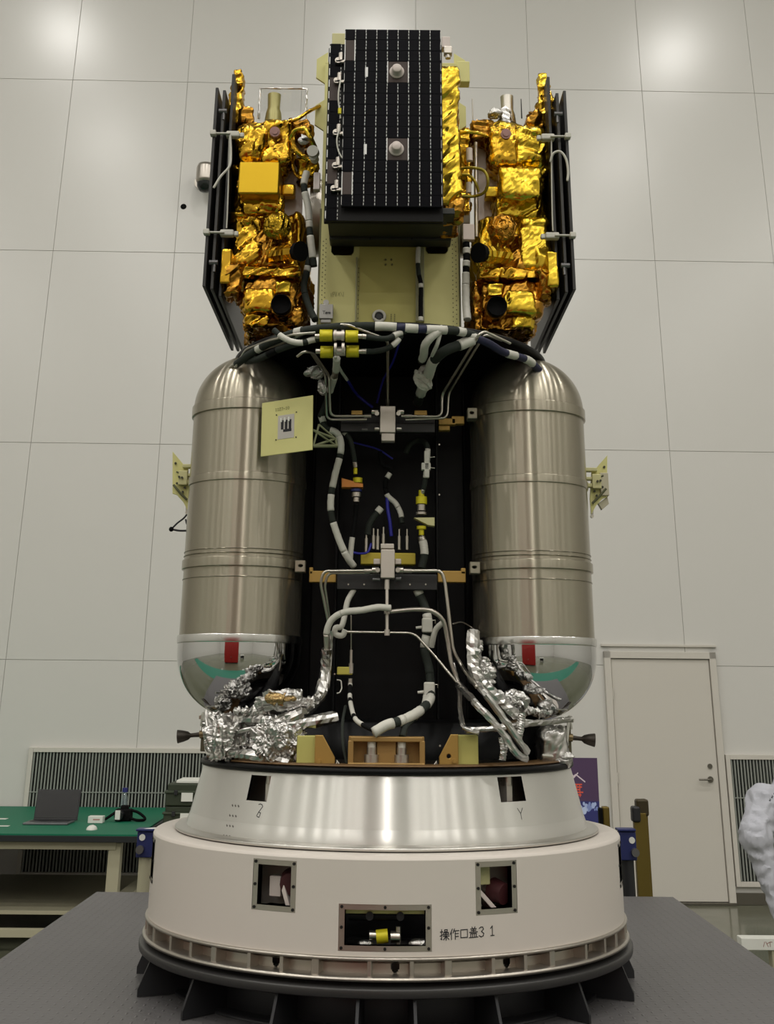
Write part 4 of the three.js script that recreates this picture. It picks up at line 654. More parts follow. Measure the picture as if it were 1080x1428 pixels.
{
  const o = thing('foil_tubing', 'white foil wrapped tubing at the base ring below the plated tank', 'tubing', [-0.4809,1.7734,0.3]);
  part(o, 'tube', foilTube([[-0.5674,1.8937,0.25], [-0.5541,1.8324,0.27], [-0.5437,1.7805,0.29], [-0.4694,1.7762,0.36], [-0.4182,1.7814,0.38]], 0.006, 41, 24), M.silverFoil); part(o, 'tube', foilTube([[-0.5527,1.8817,0.27], [-0.5159,1.8498,0.3], [-0.4845,1.8267,0.33], [-0.4276,1.8406,0.38], [-0.3746,1.8495,0.4]], 0.006, 42, 24), M.silverFoil); part(o, 'tube', foilTube([[-0.5291,1.8497,0.3], [-0.5112,1.8141,0.32], [-0.4938,1.783,0.34]], 0.005, 43, 16), M.silverFoil);
}
// ---------------------------------------------------------------- side antenna mounts
for (const s of [-1, 1]) {
  const f = (p) => s < 0 ? p : [-p[0] + 0.004, p[1], p[2]];
  const o = thing('antenna_mount', s < 0 ? 'yellow-green antenna mount with a wired black sensor below it, beside a tank' : 'yellow-green antenna mount with a boxy pale cover, beside the bare tank', 'antenna', f([-0.7079,2.5696,0]));
  const P = (arr) => arr.map(f);
  part(o, 'face_plate', wedge(P([[-0.7701,2.7422,0.02], [-0.7595,2.596,0.02], [-0.744,2.5912,0.02], [-0.7197,2.5665,0.02], [-0.7026,2.537,0.02], [-0.7013,2.5915,0.02], [-0.7132,2.6919,0.02], [-0.7314,2.6993,0.02]]), 0.006), M.primer);
  part(o, 'arm', [front(f([-0.7296,2.6831,0.04]), f([-0.6775,2.6961,0.04]), 0.03), front(f([-0.7275,2.653,0.04]), f([-0.6754,2.6635,0.04]), 0.03), front(f([-0.7358,2.6279,0.04]), f([-0.6739,2.6409,0.04]), 0.03)], M.primerPale);
  part(o, 'box', front(f([-0.7396,2.6221,0.045]), f([-0.708,2.6723,0.045]), 0.02), M.primerPale); part(o, 'rib', [sweep(P([[-0.7573,2.6244,0.03], [-0.7301,2.5947,0.03], [-0.706,2.5726,0.03]]), 0.004, 6), sweep(P([[-0.7505,2.6696,0.03], [-0.7091,2.6548,0.03]]), 0.003, 6)], std(0x55563a, 0.6));
  const bolt = disc([0, 0, 0], [0, 0, 1], 0.004, 0.006, 8); for (const p of P([[-0.7563,2.7009,0.024], [-0.7357,2.6487,0.05], [-0.7255,2.6463,0.05], [-0.7451,2.6295,0.03], [-0.7164,2.6147,0.03], [-0.7229,2.5997,0.03]])) piece(o, 'bolt', bolt, std(0x3a3a28, 0.6), p);
  part(o, 'clevis', [rod(f([-0.7105,2.5696,0]), f([-0.7084,2.5398,0]), 0.005), disc(f([-0.7079,2.5324,0]), [0, 0, 1], 0.006, 0.012)], M.steel);
  if (s < 0) { part(o, 'sensor', new THREE.SphereGeometry(0.0085, 16, 12).translate(...[-0.759,2.4753,0]), M.blackMatt, 'small black ball sensor'); part(o, 'wire', [sweep(smooth([[-0.759,2.4753,0], [-0.7381,2.4976,0], [-0.7191,2.5125,0], [-0.7052,2.5299,0]], 12), 0.0032, 7), sweep(smooth([[-0.759,2.4753,0], [-0.7312,2.4706,0], [-0.6962,2.4709,0]], 8), 0.0036, 7), sweep(smooth([[-0.7114,2.5101,0], [-0.7052,2.4929,0], [-0.6974,2.4881,0], [-0.7017,2.5151,0]], 10), 0.003, 6)], M.steelDark); }
  else part(o, 'cover', [front([0.742, 2.6, 0.03], [0.772, 2.68, 0.03], 0.06), wedge(P([[-0.7672,2.5751,0.01], [-0.7638,2.5975,0.01], [-0.732,2.5754,0.01], [-0.7431,2.5554,0.01]]), 0.02)], std(0xb5ae96, 0.5), 'pale box cover');
}
// ---------------------------------------------------------------- payload column
{
  const c = thing('payload_column', 'yellow-green riveted payload column standing on the black deck', 'column', [0, 3.065, 0]);
  const xl = -0.257, xr = 0.245, z1 = 0.22, yt = 4.2;
  const sheet = new THREE.Shape([[xl, 3.066], [xr, 3.066], [xr, yt], [xl, yt]].map((q) => new THREE.Vector2(...q)));
  for (const [p, q] of [[[-0.2158,3.4174,0.22], [-0.1342,3.4679,0.22]], [[0.1246,3.4261,0.22], [0.2051,3.471,0.22]]]) sheet.holes.push(new THREE.Path([[p[0] + 0.01, p[1]], [p[0], p[1] + 0.012], [p[0], q[1]], [q[0], q[1]], [q[0], p[1] + 0.012], [q[0] - 0.01, p[1]]].map((r) => new THREE.Vector2(...r))));
  const sheetG = new THREE.ExtrudeGeometry(sheet, { depth: 0.008, bevelEnabled: false }); sheetG.translate(0, 0, z1 - 0.008); part(c, 'face_panel', sheetG, M.primer); part(c, 'side_panel', span(xl, xl + 0.008, 3.066, yt, -0.22, z1 - 0.01, 0.002), M.primer); part(c, 'side_panel', span(xr - 0.008, xr, 3.066, yt, -0.22, z1 - 0.01, 0.002), M.primer); part(c, 'back_panel', span(xl, xr, 3.066, yt, -0.23, -0.222, 0.002), M.primer); part(c, 'top_panel', span(xl, xr, yt, yt + 0.008, -0.23, z1, 0.002), M.primer);
  part(c, 'recess_panel', front([-0.1136,3.1673,0.2225], [0.0884,3.4496,0.2225], 0.002, 0.0005), std(0xb0a95c, 0.5), 'olive middle strip');
  part(c, 'stiffener', [front([-0.1259,3.166,0.235], [-0.1199,3.4073,0.235], 0.015)], std(0x9a9872, 0.5), 'vertical stiffener'); part(c, 'stiffener', [front([0.0877,3.1649,0.245], [0.1187,3.4414,0.245], 0.025)], std(0x8b8a66, 0.5));
  part(c, 'corner_angle', [span(xl - 0.004, xl + 0.003, 3.07, 3.6, 0.19, z1 + 0.003), span(xr - 0.003, xr + 0.004, 3.07, 3.6, 0.19, z1 + 0.003)], std(0x6b6a4a, 0.5));
  const rivet = disc([0, 0, 0], [0, 0, 1], 0.0022, 0.003, 6), rm = std(0x6d6b45, 0.5, 0.3), rows = [];
  for (let i = 0; i < 24; i++) { const y = 3.08 + i * 0.017; rows.push([xl + 0.012, y], [xl + 0.022, y + 0.008], [xr - 0.012, y], [xr - 0.024, y + 0.008]); if (i < 18) rows.push([-0.115, y], [0.002, y * 0.4 + 3.08 * 0.6, 1], [0.014, y * 0.4 + 3.08 * 0.6, 1]); }
  for (const [x, y, mid] of rows) piece(c, 'rivet', rivet, rm, [x, y, mid ? z1 + 0.003 : z1]);
  for (const p of [[-0.0197,3.4013,0.224], [0.0009,3.4015,0.224], [-0.0195,3.3822,0.224], [0.0036,3.3824,0.224]]) piece(c, 'rivet', rivet, rm, p, null, [1.8, 1.8, 1.5]);
  part(c, 'scribble', ink([[[0, .3], [.06, 0], [.12, .35]], [[.2, 0], [.2, .4], [.3, .4], [.3, .2], [.2, .2]], [[.38, .4], [.44, .02], [.5, .4]], [[.6, .1], [.68, .35], [.74, .05]], [[.8, .4], [.95, .05]], [[1.02, .4], [1.02, 0]]].map((st) => st.map(([x, y]) => [x * 0.045, y * 0.045])), onPlane([-0.2144,3.2598,0.221], [1, 0, 0], [0, 1, 0]), 0.0012), std(0x83824f, 0.7));
  // flanged ears at the top
  for (const s of [-1, 1]) { const P = [[0.244, 4.12, 0.2], [0.285, 4.15, 0.2], [0.285, 4.23, 0.2], [0.244, 4.26, 0.2]].map((p) => [s * p[0] - 0.006, p[1], p[2]]); part(c, 'ear', wedge(P, 0.01), M.primer); part(c, 'ear', wedge(P.map((p) => [p[0], p[1] - 0.2, p[2]]), 0.01), M.primer); }
  part(c, 'ear_block', rb(0.05, 0.09, 0.05, 0.004, 0.272, 4.18, 0.18), M.primer);
  const t = thing('sensor_box', 'small grey sensor box with a marker-written note on the payload column', 'sensor', [-0.2287,3.1609,0.24]);
  part(t, 'box', front([-0.2514,3.1723,0.245], [-0.2024,3.2254,0.245], 0.02, 0.002), std(0xa9a7a2, 0.45, 0.3)); part(t, 'tab', [disc([-0.2283,3.2337,0.235], [0, 0, 1], 0.01, 0.008), front([-0.2462,3.1581,0.24], [-0.2088,3.1716,0.24], 0.012)], std(0xa9a7a2, 0.45, 0.3));
  part(t, 'note', ink(write(['T', 'e', 'm'], 0.012, 0.0095), onPlane([-0.2392,3.1881,0.245], [1, 0, 0], [0, 1, 0]), 0.0018), M.ink);
  const k = thing('cable_gland', 'white round cable gland at the foot of the payload column', 'gland', [-0.0404,3.1657,0.23]);
  part(k, 'ring', new THREE.TorusGeometry(0.019, 0.006, 8, 24).translate(...[-0.0406,3.1873,0.228]), M.tape); part(k, 'wire_coil', [sweep(smooth([[-0.0581,3.1734,0.23], [-0.0483,3.1999,0.23], [-0.0306,3.1947,0.23], [-0.0253,3.1737,0.23]], 14), 0.0035, 7), disc([-0.0406,3.188,0.226], [0, 0, 1], 0.012, 0.01)], M.steelDark);
}
cable('dark harness with white sleeves running down the face of the payload column', [[0.0977,3.4356,0.26], [0.0951,3.3892,0.26], [0.0976,3.3406,0.26], [0.1051,3.3004,0.26], [0.105,3.234,0.26], [0.1048,3.1604,0.26]], 0.008, 'w4g3k2w1k7w1');

// ---------------------------------------------------------------- satellite with dark solar panels on the front of the column
{
  const s = thing('panelled_satellite', 'satellite with stacked black solar panels hung on the front of the column', 'satellite', [0, 3.47, 0.4]);
  const zc = 0.56, A = [-0.1742,3.4659,0.56], Bq = [0.1707,3.464,0.56], T0 = [-0.1742,4.1459,0.56], x0 = A[0] + 0.004, x1 = Bq[0] - 0.002, y0 = A[1], y1 = T0[1], W = x1 - x0, H = y1 - y0;
  const cg = new RoundedBoxGeometry(W / 9 - 0.0035, H / 16 - 0.0009, 0.002, 1, 0.0006), tabs = [];
  const p1 = part(s, 'solar_panel', span(x0, x1, y0, y1, zc - 0.012, zc, 0.002), M.panelBlack, 'front solar panel with rows of black cells');
  const skip = (c, r) => ((r === 11 || r === 12) && (c === 4 || c === 5)) || ((r === 4 || r === 5) && (c === 4 || c === 5)) || (c === 0 && (r === 13 || r === 14 || r === 1 || r === 2));
  for (let c = 0; c < 9; c++) for (let r = 0; r < 16; r++) {
    const cx = x0 + W * (c + 0.5) / 9, cy = y0 + H * (r + 0.5) / 16;
    if (!skip(c, r)) piece(p1, 'solar_cell', cg, M.cell, [cx, cy, zc + 0.001]);
    if (c > 0 && !(skip(c, r) && skip(c - 1, r))) for (const d of [-0.28, 0.02, 0.3]) tabs.push(rb(0.0021, 0.0085, 0.0012, 0.0003, cx - W / 18 + (hash(c, r, d) - 0.5) * 0.0012, cy + H / 16 * d, zc + 0.0016));
    if (c === 0 || c === 8) tabs.push(rb(0.003, 0.03, 0.0012, 0.0003, c ? x1 - 0.002 : x0 + 0.002, cy, zc + 0.0006));
  }
  part(p1, 'interconnects', tabs, M.tab).userData.kind = 'stuff';
  const colX = (c) => x0 + W * c / 9, rowY = (r) => y0 + H * r / 16;
  for (const [c0, c1, r0, r1] of [[4, 6, 11, 13], [4, 6, 4, 6], [0, 1, 13, 15], [0, 1, 1, 3]]) { part(p1, 'bare_patch', span(colX(c0) + 0.003, colX(c1) - 0.003, rowY(r0) + 0.002, rowY(r1) - 0.002, zc, zc + 0.0015, 0.0005), M.brown, 'bare brown patch'); part(p1, 'patch_edge', [span(colX(c1) - 0.003, colX(c1), rowY(r0), rowY(r1), zc, zc + 0.0025, 0.0005), span(colX(c0), colX(c0) + 0.003, rowY(r0), rowY(r1), zc, zc + 0.0025, 0.0005)], M.tab); }
  for (const r of [12, 5]) { const b = [colX(5) - 0.004, rowY(r), zc]; part(p1, 'hold_down', lathe([[0.025, 0], [0.026, 0.004], [0.024, 0.008], [0.0175, 0.009], [0.017, 0.03], [0.013, 0.034], [0, 0.035]], 28, b, [0, 0, 1]), M.radiator, 'white hold-down cup'); part(p1, 'marker_strip', span(colX(2) - 0.002, colX(2) + 0.008, rowY(r) - 0.02, rowY(r) + 0.018, zc, zc + 0.0022, 0.0004), M.tab); }
  // two more panels folded behind
  const z2 = 0.535, L2 = [-0.2246,3.4239,0.535], U2 = [-0.2377,4.1018,0.535], xa = L2[0], ya = L2[1], yb = U2[1];
  const p2 = part(s, 'solar_panel', span(xa, x1 + 0.004, ya, yb, z2 - 0.012, z2, 0.002), M.panelBlack, 'second solar panel folded behind'), c2 = new RoundedBoxGeometry(0.034, (yb - ya) / 15 - 0.0009, 0.002, 1, 0.0006), tabs2 = [];
  for (let r = 0; r < 15; r++) { const y = ya + (yb - ya) * (r + 0.5) / 15; if (![3, 4, 10, 11].includes(r)) piece(p2, 'solar_cell', c2, M.cell, [xa + 0.022, y, z2 + 0.001]); for (const d of [-0.3, 0, 0.3]) tabs2.push(rb(0.002, 0.008, 0.0012, 0.0003, xa + 0.042, y + d * 0.045, z2 + 0.0012)); tabs2.push(rb(0.003, 0.028, 0.0012, 0.0003, xa + 0.002, y, z2 + 0.0006)); }
  part(p2, 'interconnects', tabs2, M.tab).userData.kind = 'stuff';
  for (const r of [3, 10]) part(p2, 'bare_patch', span(xa + 0.004, xa + 0.038, ya + (yb - ya) * r / 15, ya + (yb - ya) * (r + 2) / 15, z2, z2 + 0.0015, 0.0005), M.brown);
  part(s, 'solar_panel', span(xa - 0.004, x1 + 0.006, ya + 0.002, yb - 0.003, z2 - 0.036, z2 - 0.022, 0.002), M.panelBlack, 'third solar panel folded behind');
  const hinge = (x, y) => part(s, 'hinge', [disc([x, y, z2 + 0.012], [0, 1, 0], 0.009, 0.03), disc([x - 0.01, y - 0.014, z2 + 0.01], [0, 0, 1], 0.011, 0.014), rb(0.04, 0.012, 0.014, 0.003, x, y - 0.018, z2 + 0.01)], M.machined, 'silver hinge');
  for (const p of [[-0.1826,4.0416,0.545], [-0.1858,3.9615,0.545], [-0.1838,3.7607,0.545], [-0.1834,3.636,0.545], [-0.1863,3.5508,0.545]]) hinge(p[0], p[1]);
  part(s, 'panel_cable', [sweep(smooth([[-0.1824,3.942,0.56], [-0.1882,3.8748,0.565], [-0.1791,3.7944,0.56]], 12), 0.0026, 7), sweep(smooth([[-0.1808,3.7588,0.56], [-0.1893,3.71,0.565], [-0.1837,3.6719,0.56], [-0.1709,3.6452,0.56]], 12), 0.0026, 7)], M.tape); part(s, 'cable_splice', disc([-0.1819,3.8189,0.566], [0, 1, 0], 0.006, 0.02), M.yellow);
  // body behind the panels, wrapped in gold foil
  const bx1 = [0.2358,3.7511,0.46][0], by0 = 3.49, by1 = [0.2114,4.0414,0.46][1];
  part(s, 'bus_body', span(-0.2, 0.15, by0, 4.1, 0.25, 0.48, 0.004), M.panelBlack); part(s, 'foil_flank', foilBox(bx1 - 0.085, bx1, by0 + 0.02, by1, 0.28, 0.49, 0.009, 51, 0.018), M.goldBright, 'bright yellow foil flank');
  part(s, 'foil_flap', foilBox(bx1 - 0.06, bx1, by0 - 0.03, by0 + 0.05, 0.3, 0.48, 0.01, 52, 0.018), M.goldDeep);
  // separation plate under the body
  const d = [-0.2201,3.4518,0.26], e = [0.2131,3.4558,0.26], h = 3.462;
  part(s, 'separation_plate', [span(d[0], e[0], h - 0.004, h + 0.02, 0.225, 0.52, 0.004), span(d[0], e[0], h - 0.014, h + 0.01, 0.225, 0.3, 0.006)], std(0x22241f, 0.55), 'dark separation plate');
  for (const x of [d[0] + 0.145, e[0] - 0.14]) part(s, 'plate_seam', span(x - 0.001, x + 0.001, h - 0.0142, h - 0.004, 0.3, 0.302, 0.0005), M.blackMatt);
  for (const p of [[0.1987,4.1118,0.47], [0.1978,4.0182,0.47], [0.1964,3.636,0.47], [0.1908,3.5765,0.47]]) part(s, 'edge_connector', [rb(0.03, 0.03, 0.03, 0.004, p[0], p[1], p[2]), disc([p[0], p[1] - 0.018, p[2]], [0, 1, 0], 0.01, 0.02)], M.machined);
  part(s, 'corner_block', rb(0.03, 0.045, 0.04, 0.003, [0.1923,4.1531,0.45][0], [0.1923,4.1531,0.45][1], 0.45), M.radiator); part(s, 'back_cover', front([-0.2224,4.1488,0.44], [-0.1739,4.2033,0.44], 0.05), M.primerPale);
  const hole = [[-0.1945,3.4212,0.24], [0.165,3.4245,0.24]];
}
// ---------------------------------------------------------------- gold foil satellites on the flanks of the column
function goldSatellite(s, label) {
  const f = (p) => s < 0 ? p : [-p[0] - 0.012, p[1], p[2]], sd = s < 0 ? 100 : 200, G = s < 0 ? M.gold : M.goldBright;
  const o = thing('gold_satellite', label, 'satellite', f([-0.46, 3.1, 0.1]));
  const fb = (a, b, z0, amp, k, cell, mat = G, name = 'foil_wrap', lab) => { const A = f(a), B = f(b); return part(o, name, foilBox(Math.min(A[0], B[0]), Math.max(A[0], B[0]), Math.min(a[1], b[1]), Math.max(a[1], b[1]), z0, a[2], amp, sd + k, cell), mat, lab); };
  // foil-wrapped body, from the top down
  fb([-0.5959,3.9598,0.22], [-0.3829,3.7434,0.22], -0.2, 0.016, 1, 0.03); fb([-0.5888,3.7855,0.2], [-0.4038,3.5628,0.2], -0.2, 0.017, 2, 0.032); fb([-0.5776,3.5781,0.2], [-0.3178,3.3443,0.2], -0.2, 0.017, 40, 0.032);
  fb([-0.5739,3.9151,0.25], [-0.4612,3.7811,0.25], 0.1, 0.016, 3, 0.026); fb([-0.479,3.9398,0.25], [-0.3764,3.7703,0.25], 0.08, 0.013, 4, 0.024, M.gold);
  if (s < 0) part(o, 'smooth_box', span([-0.5566,3.6252,0.29][0], [-0.4067,3.7544,0.29][0], [-0.5566,3.6252,0.29][1], [-0.4067,3.7544,0.29][1], 0.15, 0.29, 0.008), M.goldSmooth, 'smooth gold box'); else fb([-0.5563,3.6196,0.29], [-0.4012,3.7459,0.29], 0.15, 0.006, 5, 0.016, M.goldBright, 'quilted_box', 'dimpled bright gold box');
  fb([-0.5494,3.6568,0.23], [-0.3963,3.5676,0.23], 0.05, 0.012, 6, 0.026, G); fb([-0.5734,3.5659,0.23], [-0.4704,3.3676,0.23], 0.05, 0.018, 7, 0.034, G); fb([-0.4941,3.5202,0.22], [-0.3945,3.3719,0.22], 0.05, 0.018, 8, 0.02, M.goldDeep); fb([-0.3956,3.5757,0.21], [-0.331,3.4476,0.21], 0.05, 0.013, 9, 0.022, G);
  fb([-0.5741,3.364,0.26], [-0.3233,3.3206,0.26], 0.02, 0.011, 10, 0.02, M.gold, 'foil_roll'); fb([-0.5337,3.3256,0.24], [-0.3257,3.2047,0.24], -0.1, 0.013, 11, 0.028, M.goldDeep); fb([-0.5162,3.276,0.26], [-0.4091,3.1924,0.26], 0.1, 0.009, 12, 0.03, G); fb([-0.52,3.2146,0.22], [-0.3148,3.1426,0.22], -0.12, 0.016, 13, 0.018, M.goldDeep); fb([-0.5116,3.1925,0.24], [-0.429,3.146,0.24], 0.1, 0.011, 14, 0.018, G);
  fb([-0.4078,3.3003,0.27], [-0.3505,3.2529,0.27], 0.1, 0.008, 15, 0.016, M.goldBright); fb([-0.3638,3.3357,0.2], [-0.3058,3.1381,0.2], -0.1, 0.014, 16, 0.02, M.goldDeep); fb([-0.5997,3.4113,0.3], [-0.5621,3.2806,0.3], 0.2, 0.003, 17, 0.02, G, 'side_box', 'slim gold box'); fb([-0.5784,3.3487,0.28], [-0.5354,3.2532,0.28], 0.15, 0.014, 18, 0.02, M.goldDeep);
  fb([-0.6107,4.1959,0.18], [-0.5795,4.1275,0.18], 0.12, 0.008, 19, 0.012); fb([-0.6233,4.1512,0.17], [-0.575,3.9671,0.17], 0.1, 0.01, 20, 0.018, M.gold, 'foil_horn'); fb([-0.588,4.0288,0.18], [-0.5301,3.9625,0.18], 0.1, 0.014, 21, 0.018, M.goldDeep);
  fb([-0.3914,3.9678,0.22], [-0.308,3.8909,0.22], 0.0, 0.013, 22, 0.018, M.goldDeep);
  // optics
  const dc = f([-0.4114,3.5094,0.27]); part(o, 'lens_cover', foilBlob(dc, 0.053, 0.053, 0.032, 0.006, sd + 30), s < 0 ? std(0xa38425, 0.2, 1) : M.goldDeep, 'round foil lens cover');
  const t0 = f([-0.4252,3.4108,0.24]), t1 = f([-0.331,3.3891,0.33]), ax = v3(t1).sub(v3(t0)).normalize();
  part(o, 'sensor_tube', foilTube([t0, v3(t0).lerp(v3(t1), 0.5).toArray(), t1], 0.031, sd + 31, 10, 0.16), G); part(o, 'aperture', [rod(v3(t1).addScaledVector(ax, -0.005).toArray(), v3(t1).addScaledVector(ax, 0.022).toArray(), 0.03, 0.036, 24)], M.blackMatt, 'black sensor aperture');
  const a0 = f([-0.3804,3.2028,0.31]); part(o, 'aperture', lathe([[0.034, -0.06], [0.035, 0.004], [0.032, 0.005], [0.03, -0.012], [0.0005, -0.014]], 28, a0, [0, -0.1, 1]), M.blackMatt, 'black round sensor aperture');
  part(o, 'aperture_sleeve', foilTube([v3(a0).add(new THREE.Vector3(0, 0.006, -0.14)).toArray(), v3(a0).add(new THREE.Vector3(0, 0.002, -0.06)).toArray(), v3(a0).add(new THREE.Vector3(0, 0, -0.03)).toArray()], 0.037, sd + 33, 8, 0.2), M.goldDeep);
  const r0 = f([-0.4265,3.9215,0.13]), r1 = f([-0.333,3.586,0.13]); part(o, 'radiator_plate', span(Math.min(r0[0], r1[0]), Math.max(r0[0], r1[0]), r1[1], r0[1], 0.12, 0.13, 0.002), M.radiator, 'pale radiator plate');
  part(o, 'foil_tab', foilBox(Math.min(f([-0.4079,3.6653,0.2])[0], f([-0.3562,3.7004,0.2])[0]), Math.max(f([-0.4079,3.6653,0.2])[0], f([-0.3562,3.7004,0.2])[0]), [-0.4076,3.6596,0.2][1], [-0.3564,3.7062,0.2][1], 0.15, 0.2, 0.002, sd + 35, 0.02), G);
  const st = f([-0.4802,3.1431,0.05]); part(o, 'foot_strut', [rb(0.032, 0.12, 0.032, 0.004, st[0], 3.13, 0.0), rb(0.06, 0.014, 0.05, 0.003, st[0], 3.073, 0.0)], std(0x5a3d28, 0.5, 0.3), 'brown foot strut');
  const sg = f([-0.275, 3.6, 0]); part(o, 'mount_ring', [rod([sg[0] - s * 0.02, 3.65, 0], [sg[0] + s * 0.03, 3.65, 0], 0.15, 0.15, 36)], M.machined);
  // top instrument can
  const c0 = f([-0.4577,4.055,0.12]); part(o, 'star_tracker', lathe([[0.034, -0.06], [0.03, -0.02], [0.024, 0.0], [0.026, 0.06], [0.0255, 0.06], [0.022, 0.03], [0.0005, 0.02]], 24, c0), s < 0 ? std(0x9a9463, 0.35, 0.6) : M.steel, 'open-topped sensor can');
  const knob = f([-0.433,3.8848,0.26]); part(o, 'cap', [disc(knob, [0, -0.2, 1], 0.019, 0.03), disc([knob[0], knob[1] - 0.002, knob[2] + 0.016], [0, -0.2, 1], 0.012, 0.008)], std(0xb08a86, 0.4, 0.5));
  // folded solar panels on the outer side
  const pz0 = -0.53, pz1 = 0.3, panels = [[[-0.653,3.4542,0.3], 3.268, 4.05], [[-0.6267,3.4584,0.29], 3.262, 4.045], [[-0.6006,3.4702,0.26], 3.245, 4.13]];
  panels.forEach(([p, yb, yt], i) => { const x = f(p)[0]; part(o, 'solar_panel', span(x - 0.0055, x + 0.0055, yb, yt, pz0 + i * 0.01, p[2], 0.002), std(i === 1 ? 0x2c2a26 : 0x211f1c, 0.45), 'thin dark solar panel seen on edge'); });
  const px = (q) => f(q)[0];
  for (const [y, xs] of [[[-0.6219,3.8613,0.31][1], [298, 322]], [[-0.5995,3.4726,0.31][1], [288, 318]]]) {
    const xa = f([-0.6445,3.672,0.31])[0], xb = f([-0.5955,3.6724,0.31])[0], m = Math.min(xa, xb), M2 = Math.max(xa, xb);
    part(o, 'hold_down', [rb(0.05, 0.024, 0.03, 0.006, f([-0.585, 0, 0])[0], y, 0.285), rb(0.016, 0.018, 0.02, 0.004, f([-0.552, 0, 0])[0], y - 0.002, 0.285), rb(0.022, 0.02, 0.03, 0.004, f([-0.655, 0, 0])[0], y - 0.004, 0.305), rb(0.06, 0.006, 0.012, 0.002, f([-0.622, 0, 0])[0], y - 0.004, 0.305)], M.tape, 'white hold-down clamp');
  }
  part(o, 'panel_cable', sweep(smooth((s < 0 ? [[-0.5939,3.8549,0.3], [-0.587,3.7768,0.3], [-0.588,3.7235,0.31], [-0.616,3.6813,0.315], [-0.6391,3.6361,0.315]] : [[-0.5885,3.7567,0.3], [-0.5993,3.7863,0.31], [-0.6217,3.79,0.32], [-0.641,3.764,0.32], [-0.6487,3.7093,0.315], [-0.6441,3.6754,0.315]]).map(f), 26), 0.0045, 8), M.tape);
  part(o, 'panel_cable', sweep(smooth([[-0.5977,3.8539,0.29], [-0.5923,3.7098,0.29], [-0.588,3.5412,0.29], [-0.5878,3.4916,0.29]].map(f), 12), 0.0025, 6), M.tape);
  for (const q of [[-0.6273,3.9566,0.29], [-0.6228,3.3536,0.31]]) part(o, 'latch', [disc(f(q), [1, 0, 0], 0.009, 0.03), disc(f([q[0] + 0.004, q[1] - 0.02, q[2]]), [0, 1, 0], 0.005, 0.03)], M.ringGrey);
  // foil-sleeved hoses between body and column
  const hose = (pts, r, mat) => part(o, 'hose', foilTube(pts.map(f), r, sd + pts.length + r * 1e4, 26, 0.16), mat, 'foil sleeved hose');
  if (s < 0) {
    hose([[-0.3961,3.9497,0.22], [-0.3535,3.9469,0.25], [-0.3144,3.9772,0.25], [-0.2754,4.0276,0.2]], 0.007, M.gold);
    hose([[-0.3806,3.8627,0.24], [-0.3581,3.8895,0.27], [-0.3231,3.8908,0.28], [-0.3036,3.8616,0.28], [-0.2825,3.8247,0.26]], 0.009, M.goldBright); hose([[-0.3706,3.8805,0.24], [-0.3619,3.8269,0.26], [-0.3398,3.8009,0.26], [-0.3082,3.7826,0.25]], 0.01, M.gold); hose([[-0.3593,3.8254,0.22], [-0.3674,3.7738,0.23], [-0.3506,3.7292,0.22], [-0.3184,3.7151,0.22]], 0.006, M.gold);
    part(o, 'foil_ball', foilBlob([-0.326,3.839,0.29], 0.02, 0.017, 0.015, 0.008, 66, 3), M.silverFoil); part(o, 'white_knob', [disc([-0.2857,3.7789,0.32], [-0.1, -0.1, 1], 0.021, 0.03), disc([-0.2838,3.7653,0.3], [-0.1, -0.1, 1], 0.016, 0.04)], M.tape, 'white round knob');
    fb([-0.3546,3.8054,0.2], [-0.2829,3.7301,0.2], 0.1, 0.014, 60, 0.02, std(0x9a7a1c, 0.25, 1)); part(o, 'white_block', span([-0.2848,3.659,0.27][0], [-0.2606,3.722,0.27][0], [-0.2847,3.6534,0.27][1], [-0.2606,3.722,0.27][1], 0.24, 0.27), M.radiator);
    // clear acrylic cover over the top instruments
    const q0 = [-0.5224,4.0466,0.05], q1 = [-0.3384,4.1813,0.05], th = 0.004, cov = [span(q0[0], q1[0], q0[1], q1[1], 0.05 - th, 0.05), span(q0[0], q1[0], q0[1], q1[1], -0.15, -0.15 + th), span(q0[0], q0[0] + th, q0[1], q1[1], -0.145, 0.045), span(q1[0] - th, q1[0], q0[1], q1[1], -0.145, 0.045), span(q0[0], q1[0], q1[1], q1[1] + th, -0.15, 0.05)];
    part(o, 'clear_cover', cov, M.clear, 'clear acrylic cover'); part(o, 'cover_edge', [foilTube([[q0[0], q0[1], 0.052], [q0[0], (q0[1] + q1[1]) / 2, 0.052], [q0[0], q1[1], 0.052]], 0.0045, 71, 14, 0.7), foilTube([[q0[0], q1[1], 0.052], [(q0[0] + q1[0]) / 2, q1[1], 0.052], [q1[0], q1[1], 0.052]], 0.003, 72, 14, 0.9), foilTube([[q1[0], q0[1], 0.052], [q1[0], (q0[1] + q1[1]) / 2, 0.052], [q1[0], q1[1], 0.052]], 0.004, 73, 14, 0.7)], M.silverFoil, 'shiny taped edge');
  } else {
    part(o, 'can_foil', [foilTube([[0.4238,3.9197,0.2], [0.4273,3.9778,0.18], [0.429,4.0359,0.15]], 0.024, 81, 10, 0.5), foilBlob([0.3933,3.9977,0.2], 0.03, 0.014, 0.02, 0.008, 82, 3)], M.silverFoil, 'silver foil round the can');
    part(o, 'antenna_rod', rod([0.5033,4.0343,0.1], [0.5032,4.1185,0.1], 0.0028, 0.0018, 8), M.steelDark); part(o, 'antenna_rod', rod([0.3099,3.9918,0.15], [0.3089,4.0903,0.15], 0.0028, 0.0018, 8), M.machined);
    const H = (pts, r, mat) => part(o, 'hose', foilTube(pts, r, 300 + pts.length, 26, 0.12), mat, 'foil sleeved hose');
